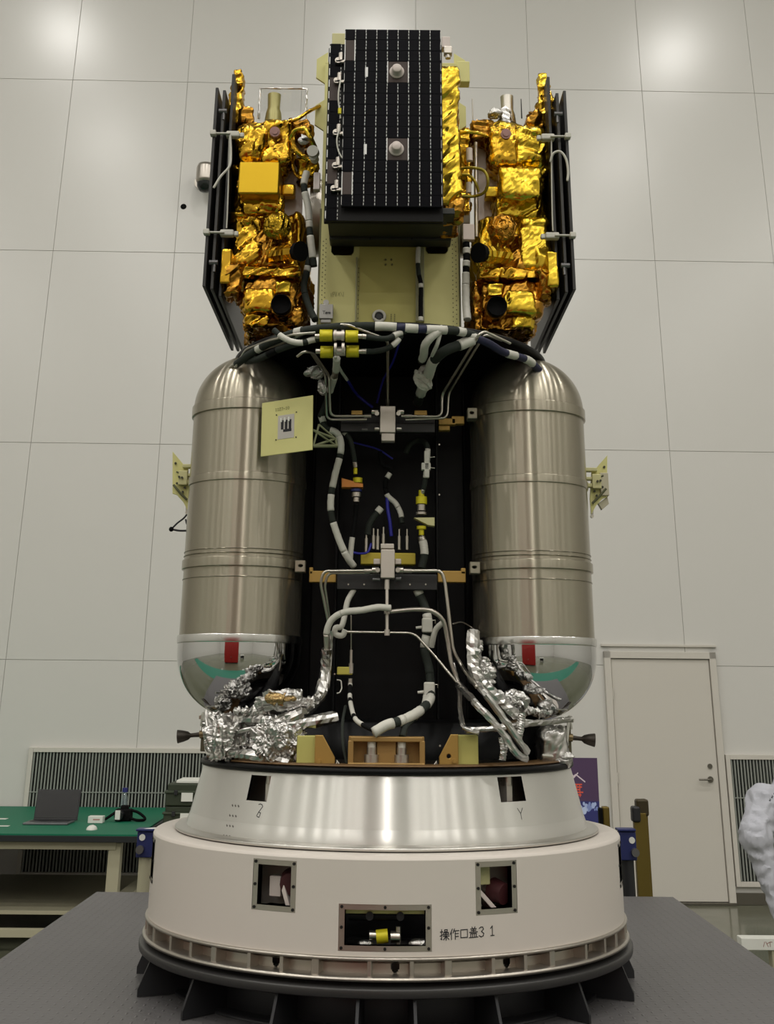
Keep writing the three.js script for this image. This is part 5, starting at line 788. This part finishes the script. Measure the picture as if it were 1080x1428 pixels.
    H([[0.2524,3.8885,0.26], [0.2863,3.8898,0.27], [0.3215,3.8892,0.26], [0.355,3.8875,0.24]], 0.007, M.goldBright); H([[0.2491,3.7366,0.28], [0.2946,3.7308,0.3], [0.3334,3.7198,0.3], [0.3481,3.6802,0.3], [0.336,3.6436,0.28], [0.2958,3.6349,0.26], [0.2568,3.6374,0.26]], 0.0055, std(0x8f8230, 0.35, 0.7)); H([[0.2487,3.7109,0.28], [0.2818,3.7039,0.29], [0.3047,3.6729,0.29], [0.3152,3.6434,0.28]], 0.0055, std(0x8f8230, 0.35, 0.7));
    part(o, 'mast', rod([[0.3097,3.5865,0.2][0], 3.5, 0.2], [[0.3151,3.8769,0.2][0], 3.88, 0.2], 0.008), M.machined); fb([-0.306, 3.6, 0.2], [-0.262, 3.95, 0.2], 0.05, 0.013, 61, 0.02, M.gold);
    part(o, 'white_block', span([0.2563,3.4689,0.27][0], [0.2982,3.5244,0.27][0], [0.2562,3.4634,0.27][1], [0.2982,3.5244,0.27][1], 0.24, 0.27), M.radiator); part(o, 'white_can', disc([0.2863,3.8058,0.25], [0, 1, 0], 0.012, 0.05), M.radiator); part(o, 'white_can', disc([0.2815,3.6731,0.25], [0, 1, 0], 0.01, 0.04), M.radiator);
  }
}
goldSatellite(-1, 'gold foil satellite with a clear acrylic cover over its top sensor');
goldSatellite(1, 'gold foil satellite with a dimpled bright box and two thin antenna rods');
cable('white corrugated harness climbing between the acrylic-topped satellite and the column', [[-0.3125,3.735,0.24], [-0.3206,3.6788,0.25], [-0.302,3.5883,0.25], [-0.2942,3.5046,0.25], [-0.2873,3.4495,0.25], [-0.275,3.3659,0.24]], 0.012, 'w2g1w4w1g1w3g1');
cable('dark green harness dropping between the acrylic-topped satellite and the column foot', [[-0.2954,3.4886,0.22], [-0.2971,3.3783,0.22], [-0.3098,3.2968,0.22], [-0.2855,3.2104,0.24], [-0.2615,3.1561,0.28]], 0.012, 'g5w1g4g6');
cable('white harness with ribbed grey sleeve beside the column and the dimpled satellite', [[0.268,3.4822,0.25], [0.2695,3.4136,0.25], [0.2657,3.3322,0.25], [0.2642,3.2387,0.25], [0.2668,3.164,0.27]], 0.0125, 'w1k1w1k1w1k1w2w6');

// ---------------------------------------------------------------- workbench and what lies on it
const BY = 0.85;
{
  const a = [-2.0019,0.85,-6.4721], b = [-2.1694,0.85,-8.8016], zF = a[2], zB = -8.86, xR = a[0];
  const t = thing('workbench', 'long green-topped workbench with beige frame by the louvred vent', 'workbench', [-4, 0, -7.5]);
  const sh = new THREE.Shape([[xR, -zF], [xR - 0.05, -zB], [-7.5, -zB], [-7.5, -zF]].map((q) => new THREE.Vector2(...q))), g = new THREE.ExtrudeGeometry(sh, { depth: 0.012, bevelEnabled: false }); g.rotateX(-Math.PI / 2); g.translate(0, BY - 0.012, 0);
  part(t, 'green_top', g, M.benchGreen, 'green rubber bench top'); part(t, 'edge_band', span(-7.5, xR, BY - 0.06, BY - 0.0125, zB, zF, 0.004), M.benchEdge, 'black bench edge');
  part(t, 'rail', [span(-7.4, xR - 0.18, BY - 0.12, BY - 0.06, zF - 0.12, zF - 0.06), span(-7.4, xR - 0.18, BY - 0.12, BY - 0.06, zB + 0.1, zB + 0.16), span(-7.4, xR - 0.18, 0.1, 0.16, zF - 0.12, zF - 0.06)], M.beige);
  const lx = [-2.2439,0.5028,-6.5][0]; for (const [x, z] of [[lx + 0.05, zF - 0.12], [lx + 0.16, zB + 0.15], [lx - 2.3, zF - 0.12], [lx - 2.3, zB + 0.15]]) part(t, 'leg', rb(0.1, BY - 0.07, 0.1, 0.004, x, (BY - 0.07) / 2, z), M.beige);
  part(t, 'lower_shelf', span(-7.3, lx + 0.1, 0.24, 0.27, zB + 0.2, zF - 0.2), M.beige); part(t, 'side_rail', span(lx + 0.02, lx + 0.14, 0.3, 0.36, zB + 0.15, zF - 0.15), M.beige);
}
{
  const A = [-3.0652,0.85,-6.9289], B = [-2.6158,0.85,-6.9088], C = [-3.0981,0.85,-7.4001], t = thing('laptop', 'open black laptop on the green workbench', 'laptop', [(A[0] + B[0]) / 2, BY, A[2]]);
  const w = 0.39, x0 = C[0] + 0.0, z0 = C[2];
  part(t, 'base', rb(w, 0.016, 0.27, 0.005, x0 + w / 2 - 0.03, BY + 0.009, z0 + 0.14), M.laptopGrey); part(t, 'keyboard', rb(w - 0.05, 0.003, 0.12, 0.001, x0 + w / 2 - 0.03, BY + 0.0185, z0 + 0.09), M.laptop);
  const sc = rb(w, 0.25, 0.012, 0.004, 0, 0.125, 0); sc.rotateX(-0.22); sc.translate(x0 + w / 2 - 0.01, BY + 0.015, z0); const lid = part(t, 'lid', sc, M.laptop); const dp = rb(w - 0.02, 0.225, 0.002, 0.001, 0, 0.128, 0.007); dp.rotateX(-0.22); dp.translate(x0 + w / 2 - 0.01, BY + 0.015, z0); part(lid, 'screen', dp, std(0x0b0b0c, 0.25), 'dark switched-off screen');
}
{
  let p = [-2.4532,0.85,-6.8103], t = thing('computer_mouse', 'white computer mouse on the green workbench beside the laptop', 'mouse', p);
  const g = new THREE.SphereGeometry(0.045, 20, 12, 0, Math.PI * 2, 0, Math.PI / 2); g.scale(1.0, 0.8, 1.4); g.translate(p[0], BY, p[2]); part(t, 'shell', g, M.paper); part(t, 'wheel', disc([p[0], BY + 0.034, p[2] - 0.03], [1, 0, 0], 0.008, 0.007), M.ringGrey);
  p = [-2.5405,0.85,-7.3246]; t = thing('paper_box', 'small white cardboard box with reddish print on the workbench', 'box', p); part(t, 'carton', rb(0.13, 0.055, 0.09, 0.003, p[0], BY + 0.0285, p[2] - 0.03), M.paper); part(t, 'print', [rb(0.06, 0.012, 0.001, 0.0003, p[0] + 0.01, BY + 0.03, p[2] + 0.0155)], std(0xb08a80, 0.7));
  p = [-2.336,0.85,-7.5274]; t = thing('camera_bag', 'black camera with strap and white tag on the green workbench', 'camera', p);
  part(t, 'camera_body', [rb(0.15, 0.1, 0.09, 0.015, p[0], BY + 0.051, p[2]), rb(0.07, 0.04, 0.06, 0.01, p[0] + 0.005, BY + 0.11, p[2])], M.blackMatt); part(t, 'lens', rod([p[0] - 0.02, BY + 0.055, p[2] + 0.04], [p[0] - 0.025, BY + 0.05, p[2] + 0.12], 0.04, 0.038, 20), M.laptop); part(t, 'tag', rb(0.045, 0.075, 0.004, 0.001, p[0] - 0.03, BY + 0.06, p[2] + 0.125), M.paper, 'white tag'); part(t, 'strap', sweep(smooth([[p[0] + 0.06, BY + 0.09, p[2]], [p[0] + 0.13, BY + 0.07, p[2]], [p[0] + 0.2, BY + 0.02, p[2] + 0.02], [p[0] + 0.14, BY + 0.014, p[2] + 0.07], [p[0] + 0.06, BY + 0.03, p[2] + 0.04]], 24), 0.012, 7), M.blackMatt); part(t, 'strap', sweep(smooth([[p[0] - 0.06, BY + 0.08, p[2]], [p[0] - 0.12, BY + 0.04, p[2] + 0.02], [p[0] - 0.16, BY + 0.014, p[2] + 0.03]], 14), 0.012, 7), M.blackMatt);
  p = [-2.4708,0.85,-8.1814]; t = thing('water_bottle', 'clear drinking bottle with blue cap behind the camera on the workbench', 'bottle', p); part(t, 'bottle', lathe([[0.0005, 0], [0.032, 0.001], [0.033, 0.12], [0.028, 0.15], [0.013, 0.18], [0.013, 0.19]], 20, [p[0], BY + 0.001, p[2]]), phy(0xe8f0f4, 0.08, 0, { transmission: 0.9, thickness: 0 })); part(t, 'cap', rod([p[0], BY + 0.188, p[2]], [p[0], BY + 0.225, p[2]], 0.026, 0.026, 18), std(0x24286e, 0.5), 'blue cap');
  p = [-3.3013,0.85,-7.0242]; t = thing('paper_sheet', 'narrow white paper strip near the front edge of the green workbench', 'paper', p); part(t, 'sheet', rb(0.18, 0.002, 0.07, 0.0005, p[0], BY + 0.0015, p[2]), M.paper);
  p = [-3.4956,0.85,-7.6186]; t = thing('paper_sheet', 'white paper sheet lying behind the narrow strip on the green workbench', 'paper', p); part(t, 'sheet', rb(0.18, 0.002, 0.09, 0.0005, p[0], BY + 0.0015, p[2]), M.paper);
}
{
  const a = [-1.9386,0.9455,-7.2], t = thing('side_table', 'beige side table under the stacked green cases', 'table', [a[0] + 0.4, 0, -7.4]);
  part(t, 'table_top', span(a[0], a[0] + 0.85, BY - 0.04, BY, -7.75, -7.1, 0.004), M.beige); for (const x of [a[0] + 0.05, a[0] + 0.8]) for (const z of [-7.7, -7.15]) part(t, 'leg', rb(0.05, BY - 0.04, 0.05, 0.004, x, (BY - 0.04) / 2, z), M.beige);
}
for (const [k, label] of [[0, 'dark green equipment case, the lower of two stacked by the white drum'], [1, 'dark green equipment case with white tray, the upper of two stacked by the white drum']]) {
  const z = -7.2, a = k ? [-1.9166,1.0709,-7.2] : [-1.9261,0.9456,-7.2], x1 = a[0] + 0.75, y0 = k ? BY + 0.153 : BY + 0.002, h = k ? 0.18 : 0.15, t = thing('equipment_case', label, 'case', [(a[0] + x1) / 2, y0, z - 0.2]);
  part(t, 'case_body', [span(a[0], x1, y0, y0 + h * 0.62, z - 0.45, z, 0.01), span(a[0] + 0.01, x1 - 0.01, y0 + h * 0.62, y0 + h, z - 0.44, z - 0.01, 0.015)], M.caseGreen); part(t, 'lid_rim', span(a[0] - 0.01, x1 + 0.01, y0 + h * 0.56, y0 + h * 0.68, z - 0.46, z + 0.012, 0.006), std(0x384130, 0.6)); part(t, 'label_card', rb(0.1, 0.07, 0.003, 0.001, a[0] + (k ? 0.19 : 0.2), y0 + h * 0.4, z + 0.014), M.paper, 'white label card'); part(t, 'latch', rb(0.03, 0.04, 0.015, 0.003, a[0] + 0.09, y0 + h * 0.6, z + 0.016), M.steelDark);
  if (k) part(t, 'tray', span(a[0] + 0.08, x1, y0 + h, y0 + h + 0.025, z - 0.4, z - 0.03, 0.006), M.paper, 'white tray');
}
// ---------------------------------------------------------------- banner, lifting trolley, person, floor clutter on the far side
{
  const a = [1.6934,1.0378,-6], x1 = [1.6894,1.475,-6][0], y1 = [1.6894,1.475,-6][1], w = 0.55, h = 1.75, x0 = x1 - w;
  const cv = document.createElement('canvas'); cv.width = 384; cv.height = 840; const c = cv.getContext('2d');
  c.fillStyle = '#4c3556'; c.fillRect(0, 0, 384, 840); c.fillStyle = '#2c2f6c'; c.fillRect(0, 150, 384, 690);
  const blob = (x, y, r, col) => { c.fillStyle = col; c.beginPath(); c.arc(x, y, r, 0, 7); c.fill(); };
  for (let i = 0; i < 40; i++) blob(384 * hash(i, 1, 2), 158 + 22 * hash(i, 2, 2), 4 + 9 * hash(i, 3, 2), i % 2 ? '#7f8fc4' : '#a9b8de');
  blob(300, 182, 13, '#b9c6e4'); blob(262, 200, 9, '#8fa0d0'); for (let i = 0; i < 12; i++) blob(384 * hash(i, 4, 2), 215 + 600 * hash(i, 5, 2), 5 + 9 * hash(i, 6, 2), '#454c8e');
  c.strokeStyle = '#d8c9cf'; c.lineWidth = 5; for (const q of [[208, 88, 262, 58], [262, 58, 312, 84], [222, 40, 250, 66], [275, 52, 240, 76], [196, 36, 206, 60], [206, 60, 250, 70]]) { c.beginPath(); c.moveTo(q[0], q[1]); c.lineTo(q[2], q[3]); c.stroke(); }
  c.fillStyle = '#d8553f'; for (let i = 0; i < 5; i++) c.fillRect(234 + 5 * (i % 2), 90 + i * 9, 60 - 6 * (i % 3), 5); for (let i = 0; i < 3; i++) c.fillRect(244 + i * 17, 90, 5, 46);
  const map = new THREE.CanvasTexture(cv); map.colorSpace = THREE.SRGBColorSpace;
  const t = thing('roll_up_banner', 'purple and blue printed roll-up banner standing behind the white drum', 'banner', [x0 + w / 2, 0, -6]);
  const pg = new THREE.PlaneGeometry(w, h); pg.translate(x0 + w / 2, y1 - h / 2, -5.996); part(t, 'printed_sheet', pg, std(0xffffff, 0.6, 0, { map })); part(t, 'backing', span(x0, x1, y1 - h, y1, -6.004, -5.998, 0.001), M.ringGrey); part(t, 'pole', rod([x0 + w / 2, 0.06, -6.02], [x0 + w / 2, y1, -6.02], 0.012), M.machined); part(t, 'base', span(x0, x1, 0.001, Math.max(0.08, y1 - h), -6.08, -5.95, 0.006), M.machined);
}
{
  const x0 = [1.1981,1.4726,-2.1][0], x1 = [1.2781,1.4733,-2.1][0], y1 = [1.2259,1.4729,-2.1][1], t = thing('guide_rail', 'olive-brass upright guide rail with dark caps behind the grey platform', 'rail', [(x0 + x1) / 2, 0, -2.1]);
  part(t, 'channel', [span(x0 + 0.004, x1 - 0.016, 0, y1 - 0.06, -2.14, -2.1), span(x1 - 0.04, x1 - 0.004, 0, y1 - 0.04, -2.16, -2.12), span(x0 + 0.004, x1, 0, 0.03, -2.2, -2.06)], M.brass); part(t, 'cap', span(x0 - 0.004, x0 + 0.036, y1 - 0.1, y1 - 0.03, -2.15, -2.09, 0.01), M.steelDark, 'dark end cap'); part(t, 'cap', span(x0 + 0.022, x1 + 0.002, y1 - 0.075, y1, -2.17, -2.11, 0.01), std(0x3a3018, 0.5, 0.3));
  const q0 = [1.0564,1.3681,-2.2], q1 = [1.1059,1.4322,-2.2], t2 = thing('guide_rail', 'short olive-brass rail end with black grip behind the white drum', 'rail', [q0[0], 0, -2.2]); part(t2, 'post', span(q0[0] + 0.012, q1[0] - 0.002, 0, q1[1], -2.25, -2.2, 0.008), M.brass); part(t2, 'grip', span(q0[0] - 0.006, q0[0] + 0.013, 0.9, q1[1] - 0.005, -2.24, -2.19, 0.008), M.blackMatt); part(t2, 'foot', span(q0[0] - 0.03, q1[0] + 0.03, 0, 0.03, -2.28, -2.16), M.brass);
}
for (const s of [-1, 1]) {
  const a = s < 0 ? [-1.162,1.22,-1.95] : [1.0988,1.2257,-1.95], b = s < 0 ? [-1.0837,1.3288,-1.95] : [1.177,1.3466,-1.95], t = thing('lifting_jack', s < 0 ? 'blue painted lifting jack head beside the green workbench' : 'blue painted lifting jack head beside the brass guide rail', 'jack', [(a[0] + b[0]) / 2, 0, -1.95]);
  part(t, 'head', span(a[0], b[0], a[1], b[1], -2.0, -1.95, 0.004), M.bluePaint); part(t, 'flange', span(a[0] - 0.006, b[0], b[1] + 0.002, b[1] + 0.012, -2.02, -1.94), M.bluePaint); part(t, 'knob', disc([s < 0 ? a[0] + 0.02 : b[0] - 0.01, a[1] + 0.035, -1.94], [0, 0, 1], 0.018, 0.03), M.ringGrey); part(t, 'sticker', disc([s < 0 ? a[0] + 0.025 : b[0] - 0.02, a[1] + 0.085, -1.948], [0, 0, 1], 0.014, 0.004), M.paper); part(t, 'column', rod([(a[0] + b[0]) / 2, 0.04, -1.99], [(a[0] + b[0]) / 2, a[1], -1.99], 0.03), s < 0 ? M.beige : M.steelDark); part(t, 'foot', span(a[0] - 0.04, b[0] + 0.04, 0.001, 0.04, -2.08, -1.9), M.bluePaint);
  if (s < 0) part(t, 'rail', rod([-1.1634,1.3332,-1.96], [-1.063,1.3431,-1.96], 0.005), M.paper);
}
{
  const a = [2.6362,0.28,-5.7155], t = thing('floor_beam', 'low white beam on the floor in front of the bending worker', 'beam', [a[0] + 0.5, 0, a[2]]);
  part(t, 'beam', span(a[0], a[0] + 1.6, 0.2, 0.28, a[2] - 0.12, a[2], 0.006), M.paper); part(t, 'trestle', [rb(0.06, 0.2, 0.1, 0.004, a[0] + 0.25, 0.1, a[2] - 0.06), rb(0.06, 0.2, 0.1, 0.004, a[0] + 1.3, 0.1, a[2] - 0.06)], M.beige); part(t, 'stamp', ink([[[0, 0], [.01, .03]], [[.02, .03], [.035, 0]], [[.03, .02], [.05, .03]], [[.05, 0], [.05, .03], [.065, .03]]], onPlane([a[0] + 0.16, 0.225, a[2]], [1, 0, 0], [0, 1, 0]), 0.004), std(0x8a4a40, 0.6));
}
{
  // worker in a pale cleanroom suit, bending over; mostly outside the frame
  const z = -4.0, J = {
    neck: [2.5635,1.4399,-4], head: [2.638,1.5183,-3.95], chest: [2.6104,1.2463,-4.1], hip: [2.8226,0.9855,-4.25], shL: [2.3662,1.3225,-3.9], elL: [2.2593,1.1491,-3.78], wrL: [2.3606,0.6805,-3.7], shR: [2.8128,1.3367,-4.3], elR: [2.7625,1.0113,-4.2], wrR: [2.5343,0.6949,-3.9],
  };
  const hip = J.hip, knL = [hip[0] - 0.08, 0.52, -4.12], anL = [hip[0] - 0.1, 0.09, -4.2], knR = [hip[0] + 0.14, 0.52, -4.2], anR = [hip[0] + 0.14, 0.09, -4.3], base = [hip[0], 0, -4.2];
  const bones = [[J.chest, J.hip, .17, .15], [J.neck, J.chest, .09, .18], [J.chest, J.shL, .15, .105], [J.chest, J.shR, .15, .1], [J.shL, J.elL, .102, .092], [J.elL, J.wrL, .088, .052], [J.shR, J.elR, .095, .085], [J.elR, J.wrR, .08, .05], [J.hip, knL, .15, .1], [knL, anL, .095, .07], [J.hip, knR, .15, .1], [knR, anR, .095, .07], [anL, [anL[0] - 0.02, 0.05, anL[2] + 0.16], .055, .05], [anR, [anR[0] - 0.02, 0.05, anR[2] + 0.16], .055, .05]];
  function body(list, k, n, wrinkle) {
    let lo = new THREE.Vector3(1e9, 1e9, 1e9), hi = lo.clone().negate(); for (const [a, b, ra, rb2] of list) for (const [p, r] of [[a, ra], [b, rb2]]) { lo.min(v3(p).subScalar(r + 0.06)); hi.max(v3(p).addScalar(r + 0.06)); }
    const size = Math.max(hi.x - lo.x, hi.y - lo.y, hi.z - lo.z) / 2, c = lo.clone().add(hi).multiplyScalar(0.5), mc = new MarchingCubes(n, M.suit, false, false, 200000); mc.isolation = 0; const q = new THREE.Vector3();
    const L = list.map(([a, b, ra, rb2]) => ({ a: v3(a), d: v3(b).clone().sub(v3(a)), l2: v3(b).distanceToSquared(v3(a)), ra, rb2 }));
    for (let iz = 0; iz < n; iz++) for (let iy = 0; iy < n; iy++) for (let ix = 0; ix < n; ix++) {
      q.set((ix - n / 2) / (n / 2), (iy - n / 2) / (n / 2), (iz - n / 2) / (n / 2)).multiplyScalar(size).add(c); let s = 0;
      for (const b of L) { const w = q.clone().sub(b.a), t = THREE.MathUtils.clamp(w.dot(b.d) / b.l2, 0, 1), d = w.addScaledVector(b.d, -t).length() - (b.ra + (b.rb2 - b.ra) * t); s += Math.exp(-d / k); }
      let d = -k * Math.log(s + 1e-30); if (wrinkle) d += wrinkle * Math.abs(perlin.noise(q.x * 11 + q.y * 7, q.y * 16 - q.x * 6, q.z * 9)); mc.field[ix + iy * n + iz * n * n] = -d;
    }
    mc.update(); const g = new THREE.BufferGeometry(); g.setAttribute('position', new THREE.BufferAttribute(mc.positionArray.slice(0, mc.count * 3), 3)); g.scale(size, size, size); g.translate(c.x, c.y, c.z); g.deleteAttribute('normal'); let h = mergeVertices(g, 1e-4); h.computeVertexNormals(); return h;
  }
  const t = thing('person', 'person in a pale grey cleanroom suit bending over beside the louvred vent', 'person', base);
  part(t, 'suit', body(bones, 0.022, 110, 0.03), M.suit, 'loose pale grey coverall');
  const hd = J.head, head = body([[[hd[0], hd[1] - 0.02, hd[2] + 0.02], [hd[0] - 0.01, hd[1] + 0.05, hd[2]], .085, .1], [[hd[0] - 0.01, hd[1] - 0.04, hd[2] + 0.06], [hd[0] - 0.01, hd[1] + 0.0, hd[2] + 0.09], .05, .04], [[hd[0] - 0.01, hd[1] - 0.01, hd[2] + 0.13], [hd[0] - 0.01, hd[1] + 0.02, hd[2] + 0.115], .014, .01]], 0.014, 56, 0); part(t, 'head', head, M.skin); part(t, 'hood', new THREE.SphereGeometry(0.118, 28, 18, 0, Math.PI * 2, 0, 1.75).rotateX(-0.7).translate(hd[0] - 0.005, hd[1] + 0.03, hd[2] - 0.012), M.suit);
  for (const [w, e] of [[J.wrL, J.elL], [J.wrR, J.elR]]) {
    const dir = v3(w).clone().sub(v3(e)).normalize(), side = new THREE.Vector3(1, 0, 0).sub(dir.clone().multiplyScalar(dir.x)).normalize(), nrm = dir.clone().cross(side), P = (a, b, c2) => v3(w).clone().addScaledVector(dir, a).addScaledVector(side, b).addScaledVector(nrm, c2).toArray(), L = [[P(-0.02, 0, 0), P(0.08, 0, 0), .03, .034]];
    [[-0.03, .06], [-0.01, .075], [0.011, .07], [0.03, .052]].forEach(([b, l]) => { L.push([P(0.085, b, 0), P(0.085 + l * 0.5, b, 0.008), .0095, .009], [P(0.085 + l * 0.5, b, 0.008), P(0.08 + l * 0.9, b, 0.03), .009, .008]); }); L.push([P(0.02, -0.03, 0), P(0.06, -0.055, 0.015), .012, .01], [P(0.06, -0.055, 0.015), P(0.085, -0.055, 0.03), .01, .009]);
    part(t, 'hand', body(L, 0.006, 64, 0), M.skin);
  }
  const marks = []; for (let i = 0; i < 7; i++) { const u = i * 0.016, v = i * 0.02; marks.push([[u, v], [u + 0.01, v + 0.004]], [[u + 0.003, v - 0.006], [u + 0.006, v + 0.01]], [[u, v - 0.004], [u + 0.009, v - 0.002]]); }
  part(t, 'back_print', ink(marks, (s, q) => { const p = [2.3343,1.3062,-3.8]; return [[p[0] + s, p[1] + q, p[2] + 0.012 + 0.05 * s], [0, 0.3, 0.95]]; }, 0.003), M.ink, 'small dark printed characters');
}
{
  // things behind the photographer that the mirror domes show
  const t = thing('red_cabinet', 'large red equipment cabinet standing across the aisle from the tanks', 'cabinet', [-1.2, 0, 5.6]); part(t, 'body', rb(2.4, 2.2, 0.6, 0.03, -1.2, 1.25, 5.6), M.red); part(t, 'plinth', rb(2.2, 0.15, 0.5, 0.005, -1.2, 0.075, 5.6), M.steelDark); for (const x of [-1.77, -0.63]) part(t, 'door', rb(1.1, 2.0, 0.03, 0.008, x, 1.25, 5.285), M.red); for (const x of [-1.26, -1.14]) part(t, 'handle', rod([x, 1.0, 5.25], [x, 1.25, 5.25], 0.015), M.steel);
  for (const [x, z, k] of [[1.4, 8.8, 0], [-3.2, 9.2, 1]]) { const c = thing('equipment_cart', k ? 'grey instrument cart across the hall on the far side of the red cabinet' : 'dark instrument cart across the hall near the red cabinet', 'cart', [x, 0, z]); part(c, 'cabinet', rb(0.9, 0.7, 0.6, 0.02, x, 0.55, z), k ? M.ringGrey : M.laptop); part(c, 'worktop', rb(1.0, 0.04, 0.7, 0.005, x, 0.925, z), M.paper); for (const dx of [-0.35, 0.35]) for (const dz of [-0.22, 0.22]) part(c, 'caster', disc([x + dx, 0.1, z + dz], [1, 0, 0], 0.1, 0.05), M.blackMatt); }
}
renderer.render(scene, camera);
